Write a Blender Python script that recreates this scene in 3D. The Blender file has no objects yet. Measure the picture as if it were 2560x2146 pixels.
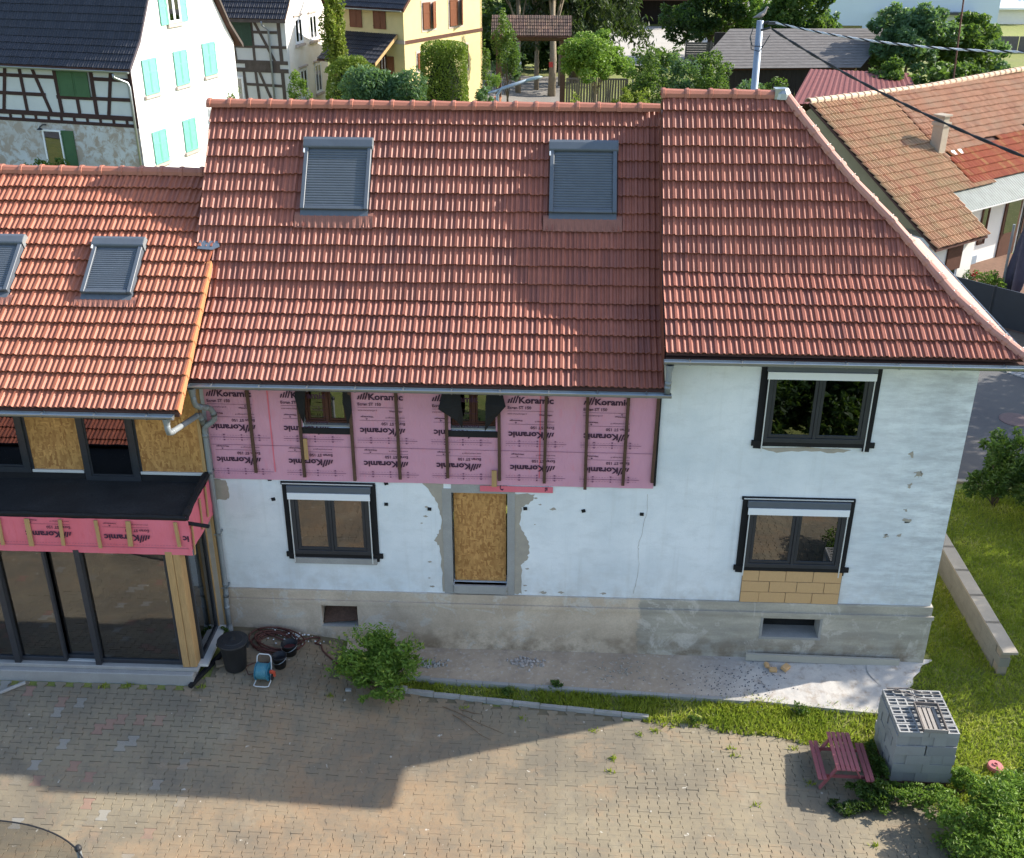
import bpy, bmesh, math, random
import numpy as np
from mathutils import Vector, Matrix
R = math.radians
rng = np.random.default_rng(7); random.seed(7)
SC = bpy.context.scene; COL = SC.collection

# ------------------------------------------------------------------ camera
cam = bpy.data.cameras.new('camera'); camo = bpy.data.objects.new('camera', cam); COL.objects.link(camo)
pitch, yaw, roll = 0.45587, -0.04064, 0.0037
cp, sp, cy, sy = math.cos(pitch), math.sin(pitch), math.cos(yaw), math.sin(yaw)
fw = Vector((sy*cp, cy*cp, -sp)); rt = Vector((cy, -sy, 0)); up = rt.cross(fw)
r2 = rt*math.cos(roll)+up*math.sin(roll); u2 = -rt*math.sin(roll)+up*math.cos(roll)
M4 = Matrix((r2, u2, -fw)).transposed().to_4x4(); M4.translation = (0, -17.2, 13.7)
camo.matrix_world = M4
cam.sensor_fit = 'HORIZONTAL'; cam.sensor_width = 36; cam.lens = 2700/2560*36
cam.clip_start = .1; cam.clip_end = 3000
SC.camera = camo
# ------------------------------------------------------------------ light
SUN_EL, SUN_AZ = R(32.0), R(72.9)          # azimuth measured from +Y towards +X
wd = bpy.data.worlds.new('World'); SC.world = wd; wd.use_nodes = True
nt = wd.node_tree; sky = nt.nodes.new('ShaderNodeTexSky'); sky.sky_type = 'NISHITA'; sky.sun_disc = False
sky.sun_elevation = SUN_EL; sky.sun_rotation = SUN_AZ; sky.air_density = 1.0; sky.dust_density = 1.2; sky.ozone_density = 1.0
bg = nt.nodes['Background']; bg.inputs[1].default_value = .15; nt.links.new(sky.outputs[0], bg.inputs[0])
sl = bpy.data.lights.new('sun', 'SUN'); sl.energy = 4.0; sl.angle = R(.53); sl.color = (1, .93, .82)
so = bpy.data.objects.new('sun', sl); COL.objects.link(so); so.location = (30, 12, 40)
sd = Vector((math.sin(SUN_AZ)*math.cos(SUN_EL), math.cos(SUN_AZ)*math.cos(SUN_EL), math.sin(SUN_EL)))
so.rotation_euler = sd.to_track_quat('Z', 'Y').to_euler()
SC.view_settings.view_transform = 'Standard'; SC.view_settings.look = 'None'
SC.view_settings.exposure = 1.22; SC.view_settings.gamma = 1.0; SC.view_settings.use_curve_mapping = False
SC.render.engine = 'CYCLES'
SC.cycles.use_denoising = True; SC.cycles.max_bounces = 6; SC.cycles.diffuse_bounces = 3
SC.cycles.glossy_bounces = 3; SC.cycles.transmission_bounces = 4; SC.cycles.transparent_max_bounces = 12
SC.cycles.caustics_reflective = False; SC.cycles.caustics_refractive = False

# ------------------------------------------------------------------ helpers
def tag(o, label=None, cat=None, group=None, kind=None):
    if label: o['label'] = label
    if cat: o['category'] = cat
    if group: o['group'] = group
    if kind: o['kind'] = kind
    return o
def par(o, p):
    o.parent = p
    if p is not None and p.type == 'EMPTY': o.matrix_parent_inverse = Matrix.Translation(-p.location)
    return o
def thing(name, loc, label, cat, group=None):
    o = bpy.data.objects.new(name, None); COL.objects.link(o); o.location = loc; o.empty_display_size = .2
    return tag(o, label, cat, group)
def link(name, me, parent=None, mat=None):
    o = bpy.data.objects.new(name, me); COL.objects.link(o)
    if parent is not None: par(o, parent)
    if mat is not None and not me.materials: me.materials.append(mat)
    return o
class MB:
    def __init__(s, F=None): s.v = []; s.f = []; s.m = []; s.F = F
    def add(s, vs, fs, mi=0):
        n = len(s.v)
        for p in vs:
            s.v.append(tuple(s.F @ Vector(p)) if s.F is not None else tuple(p))
        for f in fs: s.f.append(tuple(i+n for i in f)); s.m.append(mi)
    def box(s, x0, x1, y0, y1, z0, z1, mi=0):
        s.add([(x0,y0,z0),(x1,y0,z0),(x1,y1,z0),(x0,y1,z0),(x0,y0,z1),(x1,y0,z1),(x1,y1,z1),(x0,y1,z1)],
              [(0,3,2,1),(4,5,6,7),(0,1,5,4),(1,2,6,5),(2,3,7,6),(3,0,4,7)], mi)
    def cbox(s, c, sz, mi=0, rz=0, M=None):
        m = M if M is not None else (Matrix.Translation(c) @ Matrix.Rotation(rz, 4, 'Z'))
        a, b, d = sz[0]/2, sz[1]/2, sz[2]/2
        s.add([m @ Vector((i*a, j*b, k*d)) for k in (-1,1) for (i,j) in ((-1,-1),(1,-1),(1,1),(-1,1))],
              [(0,3,2,1),(4,5,6,7),(0,1,5,4),(1,2,6,5),(2,3,7,6),(3,0,4,7)], mi)
    def prism(s, pts, vec, mi=0):
        n = len(pts); v = Vector(vec)
        s.add([Vector(p) for p in pts]+[Vector(p)+v for p in pts],
              [tuple(range(n))[::-1], tuple(range(n, 2*n))]+[(i,(i+1)%n,(i+1)%n+n,i+n) for i in range(n)], mi)
    def beam(s, a, b, w, d, mi=0, upv=(0,0,1)):
        a = Vector(a); b = Vector(b); t = (b-a).normalized(); U = Vector(upv)
        if abs(t.dot(U)) > .98: U = Vector((0,1,0))
        x = t.cross(U).normalized(); y = x.cross(t)
        s.add([p+x*i*w/2+y*j*d/2 for p in (a, b) for (i,j) in ((-1,-1),(1,-1),(1,1),(-1,1))],
              [(0,3,2,1),(4,5,6,7),(0,1,5,4),(1,2,6,5),(2,3,7,6),(3,0,4,7)], mi)
    def tube(s, path, r, n=8, mi=0, closed=False, cap=True):
        P = [Vector(p) for p in path]; N = len(P); rr = r if hasattr(r, '__len__') else [r]*N
        ref = None; base = len(s.v); vs = []; fs = []
        for i in range(N):
            t = (P[(i+1) % N]-P[i-1]) if closed else (P[min(i+1, N-1)]-P[max(i-1, 0)])
            t.normalize()
            if ref is None:
                ref = t.orthogonal().normalized()
            ref = (ref-t*ref.dot(t)).normalized(); bi = t.cross(ref)
            vs += [P[i]+(ref*math.cos(2*math.pi*k/n)+bi*math.sin(2*math.pi*k/n))*rr[i] for k in range(n)]
        for i in range(N if closed else N-1):
            j = (i+1) % N
            fs += [(i*n+k, i*n+(k+1) % n, j*n+(k+1) % n, j*n+k) for k in range(n)]
        if cap and not closed: fs += [tuple(range(n))[::-1], tuple(range((N-1)*n, N*n))]
        s.add(vs, fs, mi)
    def lathe(s, prof, c=(0,0,0), n=20, mi=0, M=None):
        m = M if M is not None else Matrix.Translation(c)
        vs = [m @ Vector((r*math.cos(2*math.pi*k/n), r*math.sin(2*math.pi*k/n), z)) for r, z in prof for k in range(n)]
        fs = [(i*n+k, i*n+(k+1) % n, (i+1)*n+(k+1) % n, (i+1)*n+k) for i in range(len(prof)-1) for k in range(n)]
        s.add(vs, fs, mi)
    def mesh(s, name, mats, smooth=False):
        me = bpy.data.meshes.new(name); me.from_pydata(s.v, [], s.f)
        for m in (mats if isinstance(mats, (list, tuple)) else [mats]): me.materials.append(m)
        if len(me.materials) > 1: me.polygons.foreach_set('material_index', s.m)
        if smooth: me.polygons.foreach_set('use_smooth', [True]*len(s.f))
        return me
    def build(s, name, mats, parent=None, smooth=False, bevel=0):
        me = s.mesh(name, mats, smooth)
        if bevel:
            bm = bmesh.new(); bm.from_mesh(me); bmesh.ops.recalc_face_normals(bm, faces=bm.faces)
            bmesh.ops.bevel(bm, geom=bm.edges[:], offset=bevel, segments=1, affect='EDGES'); bm.to_mesh(me); bm.free()
        return link(name, me, parent)
def one(name, mat, parent, *boxes, bevel=0):
    b = MB()
    for x in boxes: b.box(*x)
    return b.build(name, mat, parent, bevel=bevel)
def fastmesh(name, V, F, mat, parent=None, rnd=None, smooth=False):
    """V (n,3) float, F (m,k) int"""
    V = np.ascontiguousarray(V, dtype=np.float32); F = np.ascontiguousarray(F, dtype=np.int32); k = F.shape[1]
    me = bpy.data.meshes.new(name); me.vertices.add(len(V)); me.vertices.foreach_set('co', V.ravel())
    me.loops.add(F.size); me.loops.foreach_set('vertex_index', F.ravel())
    me.polygons.add(len(F)); me.polygons.foreach_set('loop_start', np.arange(0, F.size, k, dtype=np.int32))
    me.polygons.foreach_set('use_smooth', np.full(len(F), bool(smooth), dtype=bool))
    me.update(calc_edges=True)
    if rnd is not None:
        at = me.attributes.new('rnd', 'FLOAT', 'POINT'); at.data.foreach_set('value', np.ascontiguousarray(rnd, dtype=np.float32))
    me.materials.append(mat)
    return link(name, me, parent)
def sm(a, b, x):
    t = np.clip((np.asarray(x, float)-a)/(b-a), 0, 1); return t*t*(3-2*t)
def zg(x, y):                                   # height of the yard: it climbs towards the house and to the left
    x = np.asarray(x, float); y = np.asarray(y, float)
    base = .04-.15*sm(3, 6.5, x)*sm(-.4, -1.6, y)
    return base+.36*np.clip((y+3.3)/3.2, 0, 1)+.45*sm(-2.0, -6.3, x)*np.clip((y+4.6)/3.2, 0, 1)
def zf(x, y): return float(zg(x, y))

# ------------------------------------------------------------------ materials
def newmat(name):
    m = bpy.data.materials.new(name); m.use_nodes = True
    return m, m.node_tree, m.node_tree.nodes['Principled BSDF']
def nd(t, typ, **kw):
    n = t.nodes.new(typ)
    for k, v in kw.items():
        if k[0] == 'i' and k[1:].isdigit(): n.inputs[int(k[1:])].default_value = v
        else: setattr(n, k, v)
    return n
def mixc(t, fac, a, b, mode='MIX'):
    n = t.nodes.new('ShaderNodeMix'); n.data_type = 'RGBA'; n.blend_type = mode
    for sock, val in ((n.inputs[0], fac), (n.inputs[6], a), (n.inputs[7], b)):
        if hasattr(val, 'is_output') or isinstance(val, bpy.types.NodeSocket): t.links.new(val, sock)
        elif isinstance(val, (int, float)): sock.default_value = val
        else: sock.default_value = (*val, 1) if len(val) == 3 else val
    return n.outputs[2]
def ramp(t, src, lo, hi, a=0., b=1.):
    n = t.nodes.new('ShaderNodeMapRange'); n.inputs[1].default_value = lo; n.inputs[2].default_value = hi
    n.inputs[3].default_value = a; n.inputs[4].default_value = b; t.links.new(src, n.inputs[0]); return n.outputs[0]
def noisen(t, vec, scale, detail=4, rough=.6, dist=0.):
    n = t.nodes.new('ShaderNodeTexNoise'); n.inputs['Scale'].default_value = scale; n.inputs['Detail'].default_value = detail
    n.inputs['Roughness'].default_value = rough; n.inputs['Distortion'].default_value = dist
    t.links.new(vec, n.inputs['Vector']); return n.outputs[0]
def posn(t, scale=(1,1,1), rot=(0,0,0)):
    g = t.nodes.new('ShaderNodeNewGeometry'); m = t.nodes.new('ShaderNodeMapping')
    m.inputs['Scale'].default_value = scale; m.inputs['Rotation'].default_value = rot
    t.links.new(g.outputs['Position'], m.inputs[0]); return m.outputs[0]
def bumpn(t, b, h, strength=.3, dist=.01):
    n = t.nodes.new('ShaderNodeBump'); n.inputs['Strength'].default_value = strength; n.inputs['Distance'].default_value = dist
    t.links.new(h, n.inputs['Height']); t.links.new(n.outputs[0], b.inputs['Normal'])
def mul(t, a, k): 
    n = t.nodes.new('ShaderNodeMath'); n.operation = 'MULTIPLY'
    for i, x in enumerate((a, k)):
        if isinstance(x, (int, float)): n.inputs[i].default_value = x
        else: t.links.new(x, n.inputs[i])
    return n.outputs[0]
def rndsrc(t, mode):
    if mode == 'obj': return t.nodes.new('ShaderNodeObjectInfo').outputs['Random']
    n = t.nodes.new('ShaderNodeAttribute'); n.attribute_name = 'rnd'; return n.outputs['Fac']
def simple(name, col, rough=.75, var=.18, scale=6, bump=0, spec=.3, metal=0., fine=60, stretch=(1,1,1), col2=None):
    m, t, b = newmat(name); p = posn(t, stretch)
    n1 = noisen(t, p, scale); n2 = noisen(t, p, fine, 2)
    c1 = col2 if col2 else tuple(x*(1-var) for x in col); c0 = tuple(min(1, x*(1+var)) for x in col) if not col2 else col
    c = mixc(t, ramp(t, n1, .3, .7), c0, c1)
    c = mixc(t, ramp(t, n2, .25, .75), c, tuple(x*(1-var*.8) for x in col))
    t.links.new(c, b.inputs['Base Color']); b.inputs['Roughness'].default_value = rough
    b.inputs['Metallic'].default_value = metal; b.inputs['Specular IOR Level'].default_value = spec
    if bump: bumpn(t, b, n2, bump, .01)
    return m
def tilemat(name, c0, c1, c2, mode, rough=.52, dirt=None, bands=False):
    m, t, b = newmat(name); r = rndsrc(t, mode); p = posn(t)
    c = mixc(t, r, c0, c1); wn = t.nodes.new('ShaderNodeTexWhiteNoise'); wn.noise_dimensions = '1D'; t.links.new(r, wn.inputs['W'])
    c = mixc(t, ramp(t, wn.outputs[0], .72, .95), c, c2)
    n1 = noisen(t, p, 7, 4); n2 = noisen(t, p, 90, 2)
    c = mixc(t, ramp(t, n1, .35, .75, 0, .45), c, tuple(x*.55 for x in c0)); c = mixc(t, ramp(t, noisen(t, posn(t, (1.6, .35, .35)), 1.2, 5), .5, .72, 0, .45), c, tuple(x*.62+.01 for x in c0))
    c = mixc(t, ramp(t, n2, .3, .8, 0, .3), c, tuple(min(1, x*1.35) for x in c1))
    if dirt: c = mixc(t, ramp(t, noisen(t, p, 1.3, 5), .45, .72, 0, .8), c, dirt)
    t.links.new(c, b.inputs['Base Color']); b.inputs['Roughness'].default_value = rough; b.inputs['Specular IOR Level'].default_value = .32
    bumpn(t, b, n2, .15, .004); return m
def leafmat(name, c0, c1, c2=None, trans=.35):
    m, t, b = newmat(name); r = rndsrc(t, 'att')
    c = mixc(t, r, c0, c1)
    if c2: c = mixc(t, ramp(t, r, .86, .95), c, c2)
    t.links.new(c, b.inputs['Base Color']); b.inputs['Roughness'].default_value = .5; b.inputs['Specular IOR Level'].default_value = .35
    tr = t.nodes.new('ShaderNodeBsdfTranslucent'); mx = t.nodes.new('ShaderNodeMixShader'); mx.inputs[0].default_value = trans
    c3 = mixc(t, .5, c, (.25, .42, .05)); t.links.new(c3, tr.inputs[0])
    t.links.new(b.outputs[0], mx.inputs[1]); t.links.new(tr.outputs[0], mx.inputs[2])
    t.links.new(mx.outputs[0], t.nodes['Material Output'].inputs[0]); return m
def glassmat(name, tint=(.5,.55,.55), ior=2.1, thru=.6):
    m, t, b = newmat(name); t.nodes.remove(b)
    tr = t.nodes.new('ShaderNodeBsdfTransparent'); tr.inputs[0].default_value = (*[x*thru for x in tint], 1)
    gl = t.nodes.new('ShaderNodeBsdfGlossy'); gl.inputs['Roughness'].default_value = .01; gl.inputs[0].default_value = (.95,.97,1,1)
    fr = t.nodes.new('ShaderNodeFresnel'); fr.inputs[0].default_value = ior
    mx = t.nodes.new('ShaderNodeMixShader'); t.links.new(fr.outputs[0], mx.inputs[0])
    t.links.new(tr.outputs[0], mx.inputs[1]); t.links.new(gl.outputs[0], mx.inputs[2]); t.links.new(mx.outputs[0], t.nodes['Material Output'].inputs[0]); return m
def osbmat(name):
    m, t, b = newmat(name); p = posn(t, (1, 1, 1)); out = None
    c = None
    for i, (rot, sc) in enumerate(((.5, (26, 26, 9)), (-.7, (10, 10, 30)), (1.2, (30, 30, 11)))):
        q = posn(t, sc, (0, rot, 0)); v = t.nodes.new('ShaderNodeTexVoronoi'); v.inputs['Scale'].default_value = 1.; t.links.new(q, v.inputs['Vector'])
        s_ = t.nodes.new('ShaderNodeSeparateColor'); t.links.new(v.outputs['Color'], s_.inputs[0])
        ci = mixc(t, s_.outputs[0], (.31, .13, .035), (.66, .36, .12))
        c = ci if c is None else mixc(t, ramp(t, s_.outputs[1], .45, .5), c, ci)
    c = mixc(t, ramp(t, noisen(t, p, 1.6, 3), .3, .75, 0, .5), c, (.30, .155, .04))
    t.links.new(c, b.inputs['Base Color']); b.inputs['Roughness'].default_value = .65; return m

TC0, TC1, TC2 = (.27, .090, .060), (.34, .120, .080), (.215, .078, .060)
m_tile = tilemat('clay_tile', TC0, TC1, TC2, 'obj'); m_tile_a = tilemat('clay_tile_field', TC0, TC1, TC2, 'att')
LC0, LC1, LC2 = (.345, .108, .060), (.40, .138, .078), (.285, .095, .060)
m_tilel = tilemat('new_clay_tile', LC0, LC1, LC2, 'obj'); m_tilel_a = tilemat('new_clay_tile_field', LC0, LC1, LC2, 'att')
m_ridge = simple('ridge_clay', (.40, .155, .10), .5, .15, 5)
m_verge = simple('verge_clay', (.55, .24, .11), .6, .1, 5)
m_hipclay = simple('hip_clay', (.46, .22, .165), .5, .12, 4)
m_stud = simple('screw_head', (.7, .66, .6), .4, .05)
m_vergem = simple('verge_matte', (.20, .08, .055), 1., .15, 5, spec=0.)
m_deck = simple('roof_deck', (.10, .05, .04), .9)
m_zinc = simple('zinc', (.34, .37, .38), .38, .12, 5, metal=.75, spec=.5)
m_zincd = simple('grey_pipe', (.24, .26, .27), .55, .14, 4, metal=.1, spec=.35)
m_dark = simple('anthracite_frame', (.030, .034, .042), .42, .2, 5, spec=.5)
m_shut = simple('anthracite_aluminium', (.105, .122, .145), .45, .12, 5, spec=.45)
m_black = simple('black_membrane', (.016, .016, .018), .75, .3, 3, bump=.3, spec=.25)
m_bitumen = simple('bitumen_felt', (.022, .023, .025), .8, .35, 1.6, bump=.25, col2=(.05, .052, .056))
m_wpanel = simple('white_panel', (.78, .80, .82), .5, .04, 3)
m_wood = simple('pale_wood', (.46, .29, .13), .7, .25, 3, stretch=(14, 14, 1.2), fine=25)
m_woodo = simple('weathered_batten', (.11, .062, .042), .8, .45, 4, stretch=(9, 9, 1), fine=20)
m_woodb = simple('brown_wood', (.085, .032, .02), .7, .25, 4)
m_osb = osbmat('strand_board')
m_conc = simple('concrete', (.36, .35, .33), .85, .2, 2.2, bump=.2)
def blockmat():
    m, t, b = newmat('concrete_block'); r = rndsrc(t, 'obj'); p = posn(t); c = mixc(t, r, (.29, .29, .285), (.385, .38, .365)); c = mixc(t, ramp(t, noisen(t, p, 120, 3), .3, .75, 0, .5), c, (.26, .26, .255)); c = mixc(t, ramp(t, noisen(t, p, 5, 4), .5, .7, 0, .35), c, (.30, .29, .27))
    t.links.new(c, b.inputs['Base Color']); b.inputs['Roughness'].default_value = .95; bumpn(t, b, noisen(t, p, 120, 2), .4, .01); return m
m_block = blockmat()
m_glass = glassmat('window_glass', ior=2.5); m_glassb = glassmat('bay_glass', (.82, .87, .85), 2.5, .95)
m_room = simple('dark_room', (.02, .02, .02), .9, .3, 2)  # near-black colour stands in for the shade of unlit interiors
m_orange = simple('terracotta_block', (.62, .39, .19), .8, .14, 9, stretch=(30, 30, 2), fine=8)
m_mortar = simple('mortar', (.30, .25, .19), .9, .12, 12)
m_alu = simple('aluminium_trim', (.62, .62, .60), .5, .08, 4)
def wallmat(name, white=(.83, .855, .87)):
    m, t, b = newmat(name); p = posn(t); n1 = noisen(t, p, .55, 6, .65); n2 = noisen(t, posn(t, (1.2, 1.2, 5)), 1.3, 6, .7); n3 = noisen(t, p, 45, 3)
    c = mixc(t, ramp(t, n1, .38, .66, 0, .85), white, (.62, .67, .70)); c = mixc(t, ramp(t, noisen(t, posn(t, (1, 1, 2.2)), 2.1, 7, .7), .5, .75, 0, .5), c, (.56, .58, .58))
    sx = t.nodes.new('ShaderNodeSeparateXYZ'); g = t.nodes.new('ShaderNodeNewGeometry'); t.links.new(g.outputs['Position'], sx.inputs[0])
    edge = ramp(t, sx.outputs[0], 4.6, 7.3, 0, 1)          # weather side of the gable corner: grey blotches
    e2 = mul(t, edge, ramp(t, n2, .40, .62)); c = mixc(t, mul(t, e2, .9), c, (.42, .43, .45))
    low = ramp(t, sx.outputs[2], 2.5, 1.75, 0, 1); c = mixc(t, mul(t, low, ramp(t, noisen(t, p, 3.2, 5), .42, .7, 0, .6)), c, (.52, .49, .44))
    c = mixc(t, ramp(t, n3, .35, .8, 0, .22), c, (.60, .63, .65))
    st = noisen(t, posn(t, (5.5, 5.5, .28)), 1.0, 4); c = mixc(t, ramp(t, st, .55, .78, 0, .34), c, (.52, .52, .49))
    t.links.new(c, b.inputs['Base Color']); b.inputs['Roughness'].default_value = .9; b.inputs['Specular IOR Level'].default_value = .2
    bumpn(t, b, n3, .35, .012); return m
m_wall = wallmat('white_render')
m_bare = simple('bare_render', (.44, .39, .32), .9, .18, 5, bump=.5, col2=(.31, .285, .25))
def plinthmat():
    m, t, b = newmat('plinth_render'); p = posn(t); n1 = noisen(t, p, .9, 6, .65, .6); n2 = noisen(t, p, 30, 3); n3 = noisen(t, p, 2.4, 6, .7)
    g = t.nodes.new('ShaderNodeNewGeometry'); sx = t.nodes.new('ShaderNodeSeparateXYZ'); t.links.new(g.outputs['Position'], sx.inputs[0])
    beige = mixc(t, ramp(t, n1, .35, .7), (.66, .54, .41), (.44, .34, .25)); grey = mixc(t, ramp(t, noisen(t, posn(t, (.6, 1, 3)), 1.2, 5), .35, .68), (.52, .47, .38), (.30, .275, .235))
    wob = t.nodes.new('ShaderNodeMath'); wob.operation = 'MULTIPLY_ADD'; t.links.new(n3, wob.inputs[0]); wob.inputs[1].default_value = .5; t.links.new(sx.outputs[0], wob.inputs[2])
    c = mixc(t, ramp(t, wob.outputs[0], 2.0, 2.05), beige, grey)
    lowz = ramp(t, sx.outputs[2], 1.15, .55, 0, 1)
    c = mixc(t, ramp(t, noisen(t, p, 1.7, 7, .72, .8), .54, .60, 0, .7), c, (.62, .57, .50)); c = mixc(t, mul(t, lowz, ramp(t, n3, .42, .62, 0, .85)), c, (.20, .145, .09))
    c = mixc(t, ramp(t, n2, .35, .75, 0, .3), c, (.26, .235, .2)); t.links.new(c, b.inputs['Base Color']); b.inputs['Roughness'].default_value = .92
    bumpn(t, b, n3, .4, .02); return m
m_plinth = plinthmat()
def memmat(name, a, b_, c_):
    m, t, b = newmat(name); p = posn(t); n1 = noisen(t, posn(t, (1, 1, .5)), 1.1, 5); n2 = noisen(t, posn(t, (6, 6, 1.5)), 2.2, 5)
    g = t.nodes.new('ShaderNodeNewGeometry'); sx = t.nodes.new('ShaderNodeSeparateXYZ'); t.links.new(g.outputs['Position'], sx.inputs[0])
    c = mixc(t, ramp(t, n1, .3, .7), a, b_); c = mixc(t, ramp(t, n2, .58, .74, 0, .35), c, c_)
    t.links.new(c, b.inputs['Base Color']); b.inputs['Roughness'].default_value = .6; bumpn(t, b, n2, .5, .03); return m
m_memb = memmat('pink_membrane', (.56, .27, .37), (.62, .31, .40), (.66, .20, .26))
m_membr = memmat('red_pink_membrane', (.66, .13, .17), (.70, .17, .23), (.60, .08, .10))
m_ink = simple('dark_print', (.055, .02, .045), .7, .1); m_inkf = simple('faint_print', (.20, .08, .14), .7, .1)
# ------------------------------------------------------------------ roof tiles
class Prof:
    def __init__(s, ye, ze, a1, a2, sk): s.ye, s.ze, s.a1, s.a2, s.sk = ye, ze, R(a1), R(a2), sk
    def P(s, t):
        a, b = min(t, s.sk), max(0, t-s.sk)
        return s.ye+a*math.cos(s.a1)+b*math.cos(s.a2), s.ze+a*math.sin(s.a1)+b*math.sin(s.a2)
    def ang(s, t): return s.a1 if t < s.sk else s.a2
def tile_arrays(w=.2133, r=.34, step=.055, hs=1.25):
    prof = [(0, .0255), (.005, .026), (.031, .004), (.076, .004), (.086, .023), (.102, .0245), (.132, .004), (.166, .004), (.174, .027), (.2110, .029)]
    prof = [(x*w/.2133, h*hs) for x, h in prof]; n = len(prof); y0, y1 = -.018, r+.015
    V = [(x, y0, h+step-.016) for x, h in prof]+[(x, y0, h+step+.004) for x, h in prof]+[(x, y1, h+.004) for x, h in prof]
    V += [(0, y1, -.01), (prof[-1][0], y1, -.01)]
    F = [(i, i+1, n+i+1, n+i) for i in range(n-1)]+[(n+i, n+i+1, 2*n+i+1, 2*n+i) for i in range(n-1)]
    F += [(0, n, 2*n, 3*n), (n-1, 2*n-1, 3*n-1, 3*n+1)]
    return np.array(V, np.float32), np.array(F, np.int32)
def rowmat(pr, s, x, F=None):
    y, z = pr.P(s); a = pr.ang(s+.05); c, n = math.cos(a), math.sin(a)
    M = Matrix(((1, 0, 0, x), (0, c, -n, y), (0, n, c, z), (0, 0, 0, 1)))
    return F @ M if F is not None else M
def roof_field(roof, x0, ncol, nrow, r, pr, mo, ma, w=.2133, keep=None, hip=None, nind=300, F=None, s0=0., arr=None, jit=.008):
    V, Fc = arr if arr is not None else tile_arrays(w, r)
    me = bpy.data.meshes.new('tile'); me.from_pydata(V.tolist(), [], Fc.tolist()); me.materials.append(mo)
    Vs, Fs, Rs, k, cnt = [], [], [], 0, 0
    for i in range(nrow):
        s = s0+i*r
        for j in range(ncol):
            x = x0+j*w
            if keep and not keep(x+w/2, s+r/2, i, j): continue
            M = rowmat(pr, s, x+random.uniform(-1, 1)*jit*.4, F) @ Matrix.Translation((0, random.uniform(-1, 1)*jit, random.uniform(0, 1)*jit*.5)) @ Matrix.Rotation(random.uniform(-1, 1)*.006, 4, 'Y')
            if hip:
                xa, xb = hip(s), hip(s+r)
                if x > max(xa, xb): continue
                if x+w > min(xa, xb):
                    bm = bmesh.new(); bm.from_mesh(me)
                    a_, b_ = Vector((xa-x, 0, 0)), Vector((xb-x, r, 0)); d = b_-a_; nrm = Vector((d.y, -d.x, 0))
                    bmesh.ops.bisect_plane(bm, geom=bm.verts[:]+bm.edges[:]+bm.faces[:], plane_co=a_, plane_no=nrm, clear_outer=True)
                    if len(bm.faces) > 0:
                        m2 = bpy.data.meshes.new('tile'); bm.to_mesh(m2); m2.materials.append(mo) if not m2.materials else None
                        o = link('tile', m2, roof); o.matrix_basis = M; cnt += 1
                    bm.free(); continue
            if cnt < nind:
                o = link('tile', me, roof); o.matrix_basis = M; cnt += 1
            else:
                A = np.array(M); Vs.append(V @ A[:3, :3].T+A[:3, 3]); Fs.append(Fc+k*len(V)); Rs.append(np.full(len(V), random.random())); k += 1
    if k:
        o = fastmesh('roof_tiles', np.concatenate(Vs), np.concatenate(Fs), ma, roof, np.concatenate(Rs)); o['kind'] = 'stuff'
def ridge_tile_mesh(L, rad, mat, stud=False):
    b = MB(); n = 7
    prof = [(-.03, 1.0), (0, 1.12), (.045, 1.12), (.05, 1.0), (L+.005, .9)]
    vs = []
    for x, k in prof:
        for i in range(n):
            a = math.pi*(-.06+1.12*i/(n-1)); vs.append((x, rad*k*math.cos(a), rad*k*math.sin(a)*.95))
    fs = [(i*n+k, i*n+k+1, (i+1)*n+k+1, (i+1)*n+k) for i in range(len(prof)-1) for k in range(n-1)]
    b.add(vs, fs)
    if stud:
        for yy in (-.5, .5):
            b.lathe([(.0, .012), (.011, .010), (.012, 0)], n=6, mi=1, M=Matrix.Translation((.10, rad*yy, rad*.83)))
    return b.mesh('ridge_tile', [mat, m_stud], smooth=False)
def ridge_line(roof, a, b, L, rad, mat, name='ridge_tile', stud=False, F=None):
    a, b = Vector(a), Vector(b); d = b-a; n = max(1, round(d.length/L)); t = d.normalized(); L = d.length/n
    me = ridge_tile_mesh(L, rad, mat, stud); y = Vector((0, 0, 1)).cross(t).normalized(); z = t.cross(y)
    for i in range(n):
        M = Matrix((t, y, z)).transposed().to_4x4(); M.translation = a+t*(L*i)+Vector((0, 0, random.uniform(-.003, .003)))
        o = link(name, me, roof); o.matrix_basis = (F @ M) if F is not None else M
def slab(b, pr, x0, x1, s1, off=-.03, th=.08, mi=0, n=None):
    ss = [0, pr.sk, s1] if pr.sk < s1 else [0, s1]
    for a, c in zip(ss[:-1], ss[1:]):
        (ya, za), (yb, zb) = pr.P(a), pr.P(c)
        v = [(x0, ya, za+off), (x1, ya, za+off), (x1, yb, zb+off), (x0, yb, zb+off)]
        b.add(v+[(p[0], p[1], p[2]-th) for p in v], [(0, 1, 2, 3), (7, 6, 5, 4), (0, 4, 5, 1), (1, 5, 6, 2), (2, 6, 7, 3), (3, 7, 4, 0)], mi)
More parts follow.
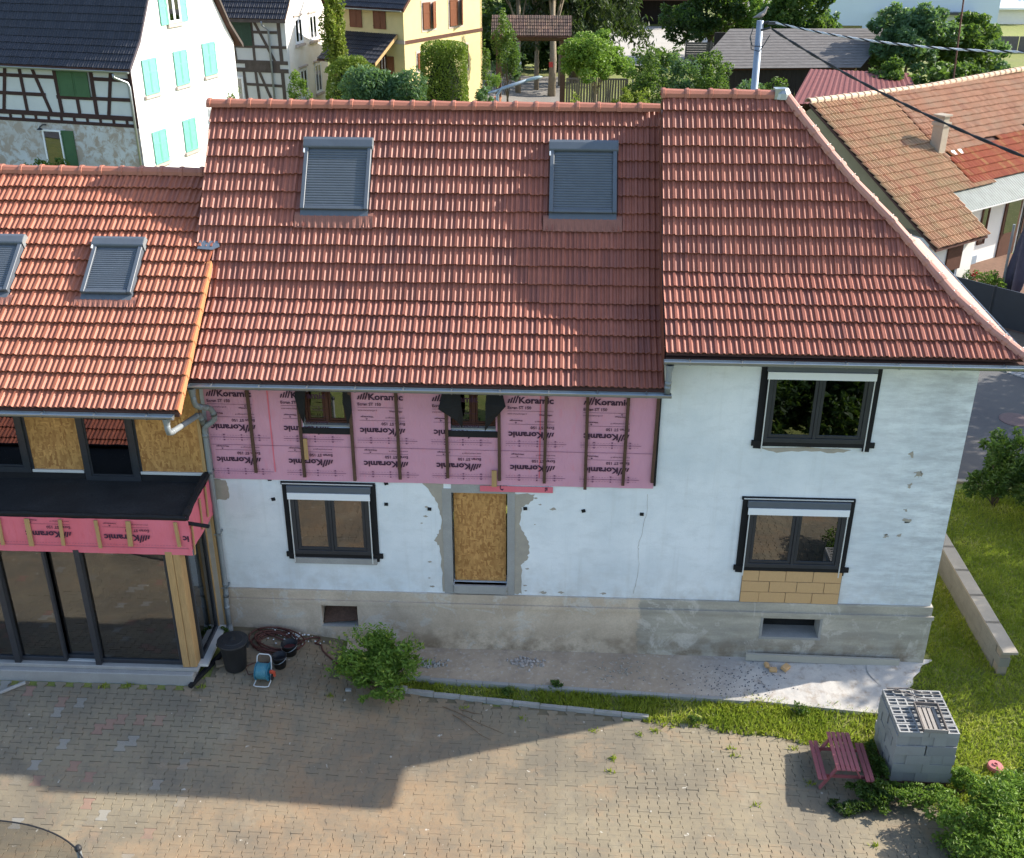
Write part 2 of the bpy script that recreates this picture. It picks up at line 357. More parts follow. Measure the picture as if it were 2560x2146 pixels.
def gutter(name, parent, x0, x1, y, z, rad=.07, brackets=True, F=None):
    b = MB(F); n = 8; vs = []
    for x in (x0, x1):
        for k in range(n+1):
            a = math.pi+math.pi*k/n; vs.append((x, y+rad*math.cos(a), z+rad*math.sin(a)))
        for k in range(n+1):
            a = 2*math.pi-math.pi*k/n; vs.append((x, y+rad*.93*math.cos(a), z+rad*.93*math.sin(a)))
    N = 2*(n+1); b.add(vs, [(k, (k+1) % N, N+(k+1) % N, N+k) for k in range(N)])
    b.tube([(x0, y-rad, z+.004), (x1, y-rad, z+.004)], .011, 6)
    for xe in (x0, x1): b.prism([(xe, y+rad*math.cos(math.pi+math.pi*k/n), z+rad*math.sin(math.pi+math.pi*k/n)) for k in range(n+1)], (.004, 0, 0))
    g = b.build(name, m_zinc, parent)
    if brackets:
        bb = MB()
        for k in range(7):
            a = math.pi+math.pi*k/6; a2 = math.pi+math.pi*(k+1)/6
            if k < 6: bb.beam((0, rad*1.06*math.cos(a), rad*1.06*math.sin(a)), (0, rad*1.06*math.cos(a2), rad*1.06*math.sin(a2)), .022, .008)
        bb.beam((0, -rad, .012), (0, rad, .014), .02, .006)
        me = bb.mesh('bracket', m_zinc)
        k = max(2, int(abs(x1-x0)/.78))
        for i in range(k):
            o = link('bracket', me, g); M = Matrix.Translation((x0+(i+.5)*(x1-x0)/k, y, z)); o.matrix_basis = F @ M if F is not None else M
    return g
def casement(parent, name, x0, x1, z0, z1, y, panes=2, fr=.07, sash=.055, mull=.06, mat=None, glass=None, dep=.07, F=None, label=None):
    """window set into the plane y (outside is -y): frame, sashes, panes"""
    mat = mat or m_dark; b = MB(F); d = dep
    b.box(x0, x1, y-d, y, z0, z0+fr); b.box(x0, x1, y-d, y, z1-fr, z1); b.box(x0, x0+fr, y-d, y, z0+fr, z1-fr); b.box(x1-fr, x1, y-d, y, z0+fr, z1-fr)
    w = (x1-x0-2*fr-(panes-1)*mull)/panes; ps = []
    for k in range(panes):
        a = x0+fr+k*(w+mull)
        if k: b.box(a-mull, a, y-d, y, z0+fr, z1-fr)
        s = sash; e = y-d+.014
        if s:
            b.box(a+.004, a+w-.004, e, y-.01, z0+fr+.004, z0+fr+s); b.box(a+.004, a+w-.004, e, y-.01, z1-fr-s, z1-fr-.004)
            b.box(a+.004, a+s, e, y-.01, z0+fr+s, z1-fr-s); b.box(a+w-s, a+w-.004, e, y-.01, z0+fr+s, z1-fr-s)
        ps.append((a+s, a+w-s, z0+fr+s, z1-fr-s))
    wo = b.build(name, mat, parent, bevel=.004)
    if label: wo['label'] = label
    for (a, c, q, e) in ps:
        p = MB(F); p.box(a, c, y-d+.03, y-d+.036, q, e); p.build('pane', glass or m_glass, wo)
    return wo

# ------------------------------------------------------------------ lettering (flat print on the membrane)
_tc = {}
def text_mesh(body, size, bold=.0):
    k = (body, size, bold)
    if k in _tc: return _tc[k]
    cu = bpy.data.curves.new('t', 'FONT'); cu.body = body; cu.size = size; cu.offset = bold; cu.resolution_u = 2
    o = bpy.data.objects.new('t', cu); COL.objects.link(o); dg = bpy.context.evaluated_depsgraph_get()
    me = bpy.data.meshes.new_from_object(o.evaluated_get(dg)); bpy.data.objects.remove(o); bpy.data.curves.remove(cu)
    V = [tuple(v.co) for v in me.vertices]; Fc = [tuple(p.vertices) for p in me.polygons]; bpy.data.meshes.remove(me)
    _tc[k] = (V, Fc); return V, Fc
def logo_mesh(width=.81, extra=True):
    """slanted bars + Koramic, with the small line under it; x to the right, y up, baseline 0"""
    b = MB(); h = .155
    for i, (hh, dy) in enumerate(((.075, .0), (.105, .0), (.13, .0), (.155, .0))):
        x = i*.043; b.add([(x, dy, 0), (x+.026, dy, 0), (x+.026+hh*.33, dy+hh, 0), (x+hh*.33, dy+hh, 0)], [(0, 1, 2, 3)])
    V, Fc = text_mesh('Koramic', .165, .0055); xs = [v[0] for v in V]; k = (width-.20)/(max(xs)-min(xs))
    b.add([(.20+(v[0]-min(xs))*k, v[1], 0) for v in V], Fc)
    if extra:
        V, Fc = text_mesh('Ecran ST 150', .078, .0015); b.add([(v[0], v[1]-.115, 0) for v in V], Fc)
        V, Fc = text_mesh('www.wienerberger.fr', .04, 0); b.add([(v[0], v[1]-.22, 0) for v in V], Fc)
        V, Fc = text_mesh('Wienerberger', .04, .001); b.add([(v[0]+.56, v[1]-.235, 0) for v in V], Fc)
        b.add([(.0, -.155, 0), (width, -.155, 0), (width, -.150, 0), (.0, -.150, 0)], [(0, 1, 2, 3)])
        b.add([(.66, -.19, 0), (.70, -.19, 0), (.68, -.165, 0)], [(0, 1, 2)])
    return b.mesh('printed_lettering', m_ink)
def print_on(me, x, y, z, flip, parent, rz=0, name='printed_lettering', tilt=0):
    """on a wall facing -Y; flip turns it upside down (then x,z is its right end)"""
    M = Matrix.Translation((x, y, z)) @ Matrix.Rotation(rz, 4, 'Z') @ Matrix.Rotation(R(90), 4, 'X')
    if flip: M = M @ Matrix.Rotation(math.pi, 4, 'Z')
    if tilt: M = M @ Matrix.Rotation(tilt, 4, 'Z')
    o = link(name, me, parent); o.matrix_basis = M; return o
def grid_sheet(x0, x1, z0, z1, y, nx, nz, holes=(), amp=.008, seed=0, F=None):
    xs = np.linspace(x0, x1, nx+1); zs = np.linspace(z0, z1, nz+1); b = MB(F); idx = {}
    for i, x in enumerate(xs):
        for k, z in enumerate(zs):
            w = amp*(math.sin(x*3.1+seed)*math.sin(z*5.3+seed*2)+.5*math.sin(x*9.7+z*4.1+seed+2*math.sin(z*3+x))+.35*math.sin(z*14.3-x*5.1+1.5*math.sin(x*6)))
            idx[i, k] = len(b.v); b.add([(x, y-abs(w), z)], [])
    for i in range(nx):
        for k in range(nz):
            cx, cz = (xs[i]+xs[i+1])/2, (zs[k]+zs[k+1])/2
            if any(a < cx < c and q < cz < e for a, c, q, e in holes): continue
            b.f.append((idx[i, k], idx[i+1, k], idx[i+1, k+1], idx[i, k+1])); b.m.append(0)
    return b
def wall_holes(b, x0, x1, z0, z1, y0, y1, holes, mi=0):
    """solid wall from y0 (front) to y1 made of boxes round rectangular openings"""
    hs = sorted(holes); x = x0
    for (a, c, q, e) in hs:
        if a > x: b.box(x, a, y0, y1, z0, z1, mi)
        if q > z0: b.box(a, c, y0, y1, z0, q, mi)
        if e < z1: b.box(a, c, y0, y1, e, z1, mi)
        x = c
    if x < x1: b.box(x, x1, y0, y1, z0, z1, mi)
def blob_patch(name, mat, parent, pts, y, th=.004, sub=5, jag=.03, seed=1):
    rr = random.Random(seed); out = []
    n = len(pts)
    for i in range(n):
        a, c = Vector((pts[i][0], 0, pts[i][1])), Vector((pts[(i+1) % n][0], 0, pts[(i+1) % n][1]))
        for k in range(sub):
            p = a.lerp(c, k/sub); j = jag if k else jag*.3
            out.append((p.x+rr.uniform(-j, j), y, p.z+rr.uniform(-j, j)))
    b = MB(); b.prism(out, (0, -th, 0)); return b.build(name, mat, parent)

# ================================================================== THE HOUSE: middle part
PM = Prof(-.5, 6.31, 35.6, 50.5, 1.715); RM = .343
PRr = Prof(-.5, 6.956, 35.3, 52, 1.68); RRr = .336
PL = Prof(-1.33, 6.11, 34.6, 34.6, 99); RL = .34
YR, ZR = PM.P(5.50)        # ridge of the middle roof
house = thing('house', (-2.2, 2, .4), 'middle house with red tiled roof and pink membrane above white wall', 'house')
w = MB()
wall_holes(w, -6.24, 1.86, 1.72, 4.5, 0, .35, [(-1.81, -.78, 1.93, 3.94)]); wall_holes(w, -6.24, 1.86, 4.5, 6.2, 0, .35, [(-4.42, -3.60, 5.22, 6.19), (-1.80, -.98, 5.22, 6.19)])
w.box(-6.24, -5.9, .35, 6.6, .3, 6.2); w.box(-6.24, 1.86, 6.6, 6.9, .3, 6.2)
w.prism([(-6.2, .1, 6.2), (-6.2, 6.6, 6.2), (-6.2, 3.3, 10.05)], (.25, 0, 0))
wall = w.build('wall', m_wall, house)
# plinth with ledge
p = MB(); wall_holes(p, -6.26, 1.78, -.3, 1.50, -.06, .35, [(-4.39, -3.69, .92, 1.39)]); p.box(-6.26, 1.78, -.045, .35, 1.503, 1.717); p.box(-6.26, 1.78, -.085, -.052, 1.44, 1.52)
p.box(-4.45, -3.6, .30, .36, .9, 1.45)
pl = p.build('plinth', m_plinth, house)
v = MB(); v.add([(-4.37, -.02, .95), (-3.72, -.02, 1.03), (-3.74, .24, 1.30), (-4.36, .24, 1.18), (-4.37, -.02, .975), (-3.72, -.02, 1.055), (-3.74, .24, 1.325), (-4.36, .24, 1.205)],
      [(0, 3, 2, 1), (4, 5, 6, 7), (0, 1, 5, 4), (1, 2, 6, 5), (2, 3, 7, 6), (3, 0, 4, 7)])
v.build('vent_board', m_woodo, pl)
one('vent_sill', m_conc, pl, (-4.395, -3.685, -.068, .3, .90, .925))
# door opening: stone surround, boarded up
d = one('boarded_door', m_osb, house, (-1.78, -.81, .10, .125, 1.96, 3.92))
one('door_jamb', m_conc, d, (-1.98, -1.81, -.012, .1, 1.72, 4.02)); one('door_jamb', m_conc, d, (-.78, -.64, -.014, .1, 1.72, 3.98))
one('door_lintel', m_conc, d, (-1.81, -.78, -.010, .1, 3.94, 4.13)); one('door_step', m_conc, d, (-1.80, -.79, -.05, .09, 1.74, 1.93), bevel=.01)
blob_patch('bare_render_patch', m_bare, house, [(-2.35, 4.16), (-1.96, 4.16), (-1.95, 1.74), (-2.02, 1.74), (-2.03, 2.5), (-2.06, 2.75), (-2.16, 2.9), (-2.06, 3.05), (-2.0, 3.35), (-2.06, 3.7), (-2.18, 3.9)], 0, .005, 5, .022, 3)
blob_patch('bare_render_patch', m_bare, house, [(-.66, 3.95), (-.28, 3.94), (-.33, 3.8), (-.52, 3.66), (-.56, 3.3), (-.42, 3.02), (-.36, 2.8), (-.40, 2.52), (-.52, 2.4), (-.5, 1.75), (-.66, 1.75)], 0, .005, 5, .022, 4)
blob_patch('bare_render_patch', m_bare, house, [(-6.2, 4.1), (-5.98, 4.08), (-5.93, 3.9), (-5.96, 3.7), (-6.02, 3.66), (-6.2, 3.66)], 0, .004, 4, .02, 5)
for k, (x, z, s) in enumerate(((-2.28, 3.62, .035), (-2.30, 3.42, .04), (-2.38, 3.27, .02), (-2.25, 2.42, .035), (-2.27, 2.05, .022), (-2.22, 1.86, .04), (-.26, 3.86, .03), (-.18, 3.73, .025), (.06, 3.64, .05), (-.27, 3.3, .015), (-.40, 2.32, .03), (-.44, 1.94, .03), (-.43, 1.82, .03), (.25, 1.80, .05), (-.1, 1.79, .06), (-.8, 1.79, .04), (1.05, 1.80, .05))):
    blob_patch('chipped_render', m_bare, house, [(x-s*1.3, z), (x, z-s*.6), (x+s*1.3, z-s*.1), (x+s*.3, z+s*.6)], 0, .004, 3, s*.25, 20+k)
ab = MB(); ab.box(-.035, .035, -.02, .0, -.03, .03); anch = ab.mesh('wall_anchor', m_black)
for x, z in ((-5.15, 4.13), (-5.12, 3.71), (-2.22, 3.58), (-3.0, 4.10), (-3.02, 3.66), (-.45, 3.64), (.62, 3.62), (1.69, 3.58)):
    o = link('wall_anchor', anch, house); o.matrix_basis = Matrix.Translation((x, 0, z)) @ Matrix.Rotation(random.uniform(-.3, .3), 4, 'Y')
cr = MB(); pts = [(1.78, 4.0), (1.79, 3.7), (1.72, 3.2), (1.66, 2.9), (1.68, 2.75), (1.70, 2.4), (1.66, 2.0), (1.63, 1.76)]
cp_ = []
for a, c in zip(pts[:-1], pts[1:]):
    for k in range(4): cp_.append((a[0]+(c[0]-a[0])*k/4+random.uniform(-.012, .012), -.001, a[1]+(c[1]-a[1])*k/4))
cr.tube(cp_, [.0015+.003*random.random() for _ in cp_], 4); cr.build('wall_crack', m_bare, house)
# membrane with the two upper windows
HOL = [(-4.42, -3.60, 5.22, 6.2), (-1.80, -.98, 5.22, 6.2)]
mem = grid_sheet(-6.16, 1.86, 4.13, 6.2, -.02, 200, 50, HOL, .008, 1).build('pink_membrane', m_memb, house, smooth=True)
lg = logo_mesh(); X0 = [-6.12, -4.80, -3.43, -2.11, -.78, .55]
for i, x in enumerate(X0):
    print_on(lg, x, -.0375, 5.80-.004*i, False, mem)
    print_on(lg, x+.83, -.0375, 5.245-.006*i, True, mem); print_on(lg, x+.86, -.0375, 4.585-.008*i, True, mem)
lb = MB()
for zl in (4.99, 4.30):
    x = -6.13
    while x < 1.7:
        L = min(1.08, 1.8-x); lb.box(x, x+L, -.038, -.0375, zl-.004, zl+.004)
        for q in range(int(L/.05)):
            for dz in (.042, -.042): lb.box(x+q*.05, x+q*.05+.028, -.038, -.0375, zl+dz-.002, zl+dz+.002)
        for q in (.23, .55, .87):
            for dz in (.05, .0, -.05): lb.box(x+q, x+q+.028, -.0336, -.0375, zl+dz-.012, zl+dz+.012)
        x += 1.33
lb.build('printed_line', m_inkf, mem); one('membrane_overlap', m_inkf, mem, (-6.14, 1.84, -.038, -.0375, 4.838, 4.845))
for x in (-5.02, -2.75, -.2): one('crease', m_membr, mem, (x-.012, x+.012, -.0327, -.032, 4.3, 6.1))
for k, (x, z0, z1, dx, lab) in enumerate(((-5.37, 4.29, 6.1, 0, 0), (-4.48, 4.22, 6.1, 0, 0), (-3.56, 4.17, 6.1, 0, 0), (-2.73, 4.22, 6.1, -.01, 0), (-1.86, 4.27, 6.1, 0, 0), (-.92, 4.24, 6.1, -.01, 0), (-.11, 4.21, 6.1, .01, 0), (.63, 4.10, 6.1, -.01, 0), (1.31, 4.2, 6.1, .02, 0), (1.83, 4.27, 6.1, .02, 0))):
    b = MB(); b.beam((x, -.055, z0), (x+dx, -.055, z1), .055, .036, upv=(0, 1, 0)); b.build('batten', m_woodo, house)
one('batten_offcut', m_wood, house, (-4.44, -4.37, -.10, -.075, 4.60, 5.02)); one('batten_offcut', m_wood, house, (-1.06, -.97, -.10, -.075, 4.13, 4.46))
o = one('membrane_scrap', m_membr, house, (-1.28, .05, -.028, -.022, 3.99, 4.11)); o['label'] = 'bright red strip of membrane above the boarded door'
o2 = MB(); V_, F_ = text_mesh('C', .2, .006); o2.add([(-.92+v_[0]*.5, -.0295, 4.15-v_[1]*.9) for v_ in V_], F_); V_, F_ = text_mesh('ar', .16, .006); o2.add([(-.05-v_[1]*.6, -.0295, 4.1-v_[0]*.6) for v_ in V_], F_); o2.build('printed_lettering', m_ink, o)
for (a, c, q, e) in HOL:
    wn = casement(house, 'window', a+.02, c-.02, 5.26, 6.2, .16, 2, .045, .04, .07, m_woodb)
    one('window_sill', m_conc, wn, (a, c, .0, .1, 5.225, 5.255)); one('window_recess', m_room, wn, (a, c, .2, .22, 5.2, 6.3))
    one('black_sill_strip', m_black, wn, (a-.05, c+.05, -.045, -.03, 5.10, 5.22))
def flap(pts, parent):
    b = MB(); n = len(pts); b.add(pts, [(i, i+1, i+2) if i % 2 == 0 else (i+1, i, i+2) for i in range(n-2)])
    me_ = b.mesh('membrane_flap', m_black); o = link('membrane_flap', me_, parent)
    md = o.modifiers.new('s', 'SOLIDIFY'); md.thickness = .006; return o
flap([(-4.46, -.03, 6.2), (-4.30, -.06, 6.2), (-4.52, -.10, 5.85), (-4.33, -.14, 5.80), (-4.46, -.13, 5.55), (-4.36, -.12, 5.50), (-4.40, -.05, 5.28)], house)
flap([(-3.66, -.05, 6.2), (-3.56, -.03, 6.2), (-3.68, -.09, 5.75), (-3.52, -.10, 5.6), (-3.62, -.05, 5.3)], house)
flap([(-1.86, -.03, 6.2), (-1.62, -.05, 6.2), (-1.98, -.22, 5.72), (-1.58, -.16, 5.78), (-1.66, -.18, 5.48), (-1.56, -.12, 5.55), (-1.58, -.08, 5.30)], house)
flap([(-1.12, -.05, 6.2), (-.92, -.03, 6.2), (-1.16, -.14, 5.80), (-.80, -.22, 5.80), (-1.16, -.16, 5.52), (-1.05, -.14, 5.46), (-1.18, -.08, 5.24)], house)
for k in range(11):
    x = -5.75+k*.74; b = MB(); b.beam((x, -.42, 6.22), (x, .3, 6.73), .09, .12); b.build('rafter_end', m_wood, house)
# lower window
def big_window(x0, x1, z0, z1, parent, label, sill=True, y=0.):
    wn = casement(parent, 'window', x0+.10, x1-.10, z0+.10, z1-.17, y-.01, 2, .085, .06, .05, dep=.075, label=label)
    one('roller_box', m_shut, wn, (x0+.06, x1-.06, y-.085, y, z1-.17, z1-.03), bevel=.01)
    one('white_panel', m_wpanel, wn, (x0+.07, x1-.07, y-.105, y-.088, z1-.30, z1-.165))
    for (a, c, q, e) in ((x0-.03, x0+.10, z0-.06, z1+.02), (x1-.10, x1+.03, z0-.08, z1+.0)):
        t_ = random.uniform(-.012, .012); b = MB(); b.add([(a, y-.004, q), (c, y-.004, q), (c, y-.004, e), (a, y-.004, e), (a+t_, y-.03, q+.01), (c+t_, y-.03, q), (c, y-.022, e), (a, y-.03, e)],
            [(0, 3, 2, 1), (4, 5, 6, 7), (0, 1, 5, 4), (1, 2, 6, 5), (2, 3, 7, 6), (3, 0, 4, 7)]); b.build('sealing_tape', m_black, wn)
    one('sealing_tape', m_black, wn, (x0-.05, x1+.02, y-.035, y-.003, z1-.03, z1+.03)); one('sealing_tape', m_black, wn, (x0-.07, x1+.1, y-.04, y-.003, z0-.0, z0+.10))
    for xx in (x0+.09, x1-.10): one('guide_rail', m_alu, wn, (xx, xx+.018, y-.102, y-.086, z0-.08, z1-.3))
    one('guide_rail', m_alu, wn, (x0-.02, x1-.02, y-.06, y-.045, z1-.005, z1+.012))
    one('window_recess', m_room, wn, (x0+.1, x1-.1, y-.008, y-.004, z0+.1, z1-.17))  # dark sheet on the wall face stands in for the unlit room
    if sill: one('window_sill', m_conc, wn, (x0+.08, x1-.02, y-.06, y-.002, z0-.13, z0-.004))
    return wn
big_window(-4.90, -3.23, 2.48, 4.07, house, 'anthracite two-pane window with white panel left of the boarded door')
# roof of the middle part
rf = MB(); slab(rf, PM, -6.44, 1.9, 5.50)
(yb, zb) = PM.P(5.50); rf.add([(-6.44, yb, zb-.03), (1.9, yb, zb-.03), (1.9, 7.6, 6.2), (-6.44, 7.6, 6.2)], [(0, 1, 2, 3)])
roof = rf.build('roof', m_deck, house)
def sks(z): return (z-7.31)/math.sin(R(50.5))+1.715
SKY = [(a, c, sks(8.60), sks(9.68)) for a, c in ((-4.62, -3.39), (-.13, 1.08))]
def keepm(x, s, i, j):
    return not any(a+.0 < x < c-.0 and q-.30 < s < e+.02 for a, c, q, e in SKY)
roof_field(roof, -6.45, 39, 16, RM, PM, m_tile, m_tile_a, keep=keepm)
ridge_line(roof, (-6.50, YR-.02, ZR+.015), (1.86, YR-.02, ZR+.015), .385, .125, m_ridge)
def skylight(house_, pr, x0, x1, s0, s1, h=.125, nsl=22, ap=.34):
    y, z = pr.P(s0); a = pr.ang(s0+.1); c, n = math.cos(a), math.sin(a)
    F = Matrix(((1, 0, 0, x0), (0, c, -n, y), (0, n, c, z), (0, 0, 0, 1))); W, L = x1-x0, s1-s0
    b = MB(F)
    b.box(0, .075, 0, L, -.02, h+.03); b.box(W-.075, W, 0, L, -.02, h+.03); b.box(.075, W-.075, 0, .06, -.02, h+.02); b.box(.075, W-.075, 0, L, -.02, h-.02)
    sk = b.build('skylight', m_shut, house_, bevel=.008)
    b = MB(F); pf = [(L-.22, -.02), (L-.20, h+.035), (L-.18, h+.055), (L-.05, h+.065), (L+.01, h+.045), (L+.04, -.02)]
    b.prism([(-.015, q, e) for q, e in pf], (W+.03, 0, 0)); b.build('shutter_box', m_shut, sk, bevel=.006)
    b = MB(F); b.prism([(-.021, q, e) for q, e in pf], (.005, 0, 0)); b.prism([(W+.016, q, e) for q, e in pf], (.005, 0, 0)); b.build('end_cap', m_zincd, sk)
    sm_ = MB(); d_ = (L-.29)/nsl
    pr_ = [(.004, 0), (.004, .006), (d_*.3, .014), (d_*.7, .014), (d_-.004, .006), (d_-.004, 0)]
    sm_.prism([(.077, q, e) for q, e in pr_], (W-.154, 0, 0)); me_ = sm_.mesh('slat', m_shut)
    for k in range(nsl):
        o = link('slat', me_, sk); o.matrix_basis = F @ Matrix.Translation((0, .065+k*d_, h-.018))
    b = MB(F); b.box(-.012, .012, L*.78, L*.84, h+.03, h+.05); b.build('switch_box', m_wpanel, sk)
    b = MB(F); N = 48; vs = []
    for k in range(N+1):
        xx = -.10+(W+.20)*k/N; hh = .032+.012*math.sin(k*1.6)
        vs += [(xx, -.03, .06), (xx, -.10, .085), (xx, -ap, hh+.045)]
    b.add(vs, [(3*k+q, 3*k+3+q, 3*k+4+q, 3*k+1+q) for k in range(N) for q in (0, 1)])
    b.build('flashing_apron', simple('apron', (.27, .115, .085), .7, .12), sk)
    b = MB(F); b.box(0, W, -.11, .0, .06, .085); b.build('flashing', m_shut, sk)
    return sk
for a, c, q, e in SKY: skylight(house, PM, a, c, q, e)
gutter('gutter', house, -6.2, 1.99, -.62, 6.27, .07)
def pipe(name, parent, path, r=.05, mat=None, bandz=()):
    b = MB(); pts = [Vector(path[0])]
    for i in range(1, len(path)-1):
        p0, p1, p2 = Vector(path[i-1]), Vector(path[i]), Vector(path[i+1]); k = min(.09, (p1-p0).length*.45, (p2-p1).length*.45)
        a_, c_ = p1+(p0-p1).normalized()*k, p1+(p2-p1).normalized()*k
        pts += [a_, a_.lerp(p1, .5).lerp(p1.lerp(c_, .5), .5), c_]
    pts.append(Vector(path[-1])); b.tube(pts, r, 12)
    for i in range(len(path)-1):
        p0, p1 = Vector(path[i]), Vector(path[i+1]); t_ = (p1-p0).normalized()
        if (p1-p0).length > .25: b.tube([p0+t_*.1, p0+t_*.16], r*1.12, 12); b.tube([p1-t_*.16, p1-t_*.1], r*1.12, 12)
    return b.build(name, mat or m_zincd, parent, smooth=True)
fn = MB(); fn.lathe([(.075, .05), (.05, -.10)], (-6.14, -.62, 6.16), 12); fn.build('gutter_outlet', m_zincd, house)
dp = pipe('downpipe', house, [(-6.14, -.62, 6.1), (-6.13, -.6, 5.86), (-5.98, -.24, 5.66), (-5.95, -.16, 5.40), (-6.13, -.16, 5.28), (-6.19, -.13, 5.2), (-6.20, -.13, 1.75), (-6.21, -.17, 1.5), (-6.21, -.17, .80)], .05)
for zc in (4.3, 3.0, 1.8): one('pipe_clip', m_zinc, dp, (-6.26, -6.14, -.19, -.0, zc, zc+.03))
b = MB(); b.lathe([(.0, 0), (.075, 0), (.075, .14), (.055, .2)], (-6.215, -.19, .74), 10); b.build('pipe_shoe', m_zincd, dp)
# ================================================================== THE HOUSE: taller right part
tall = thing('house', (4.5, 2, .4), 'tall right-hand house with hipped red roof, white walls and grey plinth', 'house')
w = MB(); w.box(1.86, 7.24, 0, .35, 1.72, 6.9); w.box(6.9, 7.24, .35, 5.9, .3, 6.9); w.box(1.78, 7.24, 5.9, 6.2, .3, 6.9); w.box(1.865, 2.1, .35, 5.9, .3, 7.0)
w.prism([(1.86, .2, 6.9), (1.86, 5.7, 6.9), (1.86, 2.96, 10.3)], (.2, 0, 0))
w.build('wall', m_wall, tall)
p = MB(); wall_holes(p, 1.78, 7.30, -.4, 1.50, -.06, .35, [(4.09, 5.25, .95, 1.38)]); p.box(1.78, 7.28, -.045, .35, 1.503, 1.717); p.box(1.78, 7.32, -.085, -.052, 1.44, 1.52)
p.box(6.95, 7.30, .35, 5.9, -.3, 1.5); p.box(4.0, 5.3, .4, .45, .9, 1.4)
pl2 = p.build('plinth', m_plinth, tall)
one('vent_sill', m_conc, pl2, (4.08, 5.26, -.075, .34, .90, .955)); one('vent_back', m_room, pl2, (4.05, 5.29, .33, .38, .9, 1.42))
for s_ in ((4.085, 4.13), (5.21, 5.255)): one('vent_jamb', m_conc, pl2, (*s_, -.068, .3, .957, 1.39))
big_window(3.60, 5.58, 5.05, 6.66, tall, 'upper anthracite two-pane window under the right gutter', sill=False)
big_window(3.53, 5.49, 2.44, 3.98, tall, 'lower anthracite two-pane window above the terracotta blocks', sill=False)
bi = one('brick_infill', m_mortar, tall, (3.64, 5.50, -.008, .0, 1.70, 2.42))
bl = {}
for row, z in enumerate((1.715, 1.955, 2.195)):
    xs = [[3.645, 3.99, 4.49, 4.99, 5.49], [3.645, 4.17, 4.68, 5.19, 5.49], [3.645, 3.95, 4.45, 4.96, 5.49]][row]
    for a, c in zip(xs[:-1], xs[1:]):
        kk = round(c-a, 2)
        if kk not in bl:
            b = MB(); b.box(.006, kk-.006, -.03, -.004, .006, .232); bl[kk] = b.mesh('brick', m_orange)
        o = link('brick', bl[kk], bi); o.matrix_basis = Matrix.Translation((a, random.uniform(-.004, .004), z))
for k, pts in enumerate(([(6.47, 4.58), (6.58, 4.60), (6.62, 4.55), (6.55, 4.47), (6.49, 4.50)], [(6.42, 3.60), (6.56, 3.61), (6.56, 3.54), (6.46, 3.53)], [(6.12, 3.27), (6.2, 3.29), (6.22, 3.23), (6.15, 3.21)], [(6.30, 4.93), (6.38, 5.0), (6.40, 4.86)], [(6.38, 4.33), (6.46, 4.36), (6.44, 4.24)], [(6.40, 3.82), (6.48, 3.84), (6.46, 3.76)], [(6.36, 3.26), (6.46, 3.29), (6.4, 3.22)],
                           [(3.7, 5.0), (4.3, 5.02), (5.3, 4.99), (5.0, 4.92), (4.5, 4.96), (4.0, 4.9)])):
    blob_patch('bare_render_patch', m_bare, tall, pts, 0, .004, 4, .03 if k < 3 else .02, 40+k)
# roof
HS = [-.1, .04, .56, 1.19, 1.87, 2.6, 3.35, 3.91, 4.62, 5.07]; HX = [7.80, 7.69, 7.25, 6.79, 6.38, 5.83, 5.19, 4.78, 4.29, 4.0]
hipx = lambda s: float(np.interp(s, HS, HX))
YR2 = 2.96; ST = 5.06
rb = MB(); ss = [0, .56, 1.19, 1.68, 2.2, 2.8, 3.4, 4.0, 4.6, ST]
for a, c in zip(ss[:-1], ss[1:]):
    (ya, za), (yc, zc) = PRr.P(a), PRr.P(c); za -= .03; zc -= .03
    rb.add([(1.87, ya, za), (hipx(a), ya, za), (hipx(c), yc, zc), (1.87, yc, zc)], [(0, 1, 2, 3)])
    rb.add([(1.87, 2*YR2-ya, za), (hipx(a), 2*YR2-ya, za), (hipx(c), 2*YR2-yc, zc), (1.87, 2*YR2-yc, zc)], [(3, 2, 1, 0)])
    rb.add([(hipx(a), ya, za), (hipx(a), 2*YR2-ya, za), (hipx(c), 2*YR2-yc, zc), (hipx(c), yc, zc)], [(0, 1, 2, 3)])
rb.box(1.86, 1.90, -.45, 2.9, 6.75, 6.85)
y0_, z0_ = PRr.P(0); rb.box(1.87, 7.75, y0_, .0, z0_-.12, z0_-.08); rb.box(7.24, 7.75, 0, 6.3, z0_-.12, z0_-.08)
roof2 = rb.build('roof', m_deck, tall)
roof_field(roof2, 1.86, 28, 15, RRr, PRr, m_tile, m_tile_a, hip=lambda s: hipx(s)-.02)
b = MB()                                        # verge flashing where it rises above the middle roof
for a, c in ((0, 1.68), (1.68, 5.0)):
    (ya, za), (yc, zc) = PRr.P(a), PRr.P(c); b.add([(1.845, ya, za-.8), (1.845, yc, zc-.8), (1.845, yc, zc+.04), (1.845, ya, za+.04)], [(0, 1, 2, 3)])
b.build('verge_board', m_vergem, roof2)
m_hipf = tilemat('weathered_hip_face', (.50, .25, .19), (.56, .30, .23), (.45, .22, .18), 'obj')
for i in range(15):
    s, e = i*RRr, (i+1)*RRr+.02; (ya, za), (yc, zc) = PRr.P(s), PRr.P(e); b = MB()
    xa, xc = hipx(s), hipx(min(e, ST)); n = 10
    fa, fc = .28*max(0, 1-s/1.9), .28*max(0, 1-e/1.9); v = [(xa+.02, ya, za+.05), (xa+.02+fa, 2*YR2-ya, za+.05), (xc+fc, 2*YR2-yc, zc+.01), (xc, yc, zc+.01), (xa+.02, ya, za+.01), (xa+.02+fa, 2*YR2-ya, za+.01)]
    b.add(v, [(0, 1, 2, 3), (4, 5, 1, 0)]); b.build('tile_course', m_hipf, roof2)
ridge_line(roof2, (1.86, YR2-.02, 10.555), (3.96, YR2-.02, 10.555), .385, .125, m_ridge)
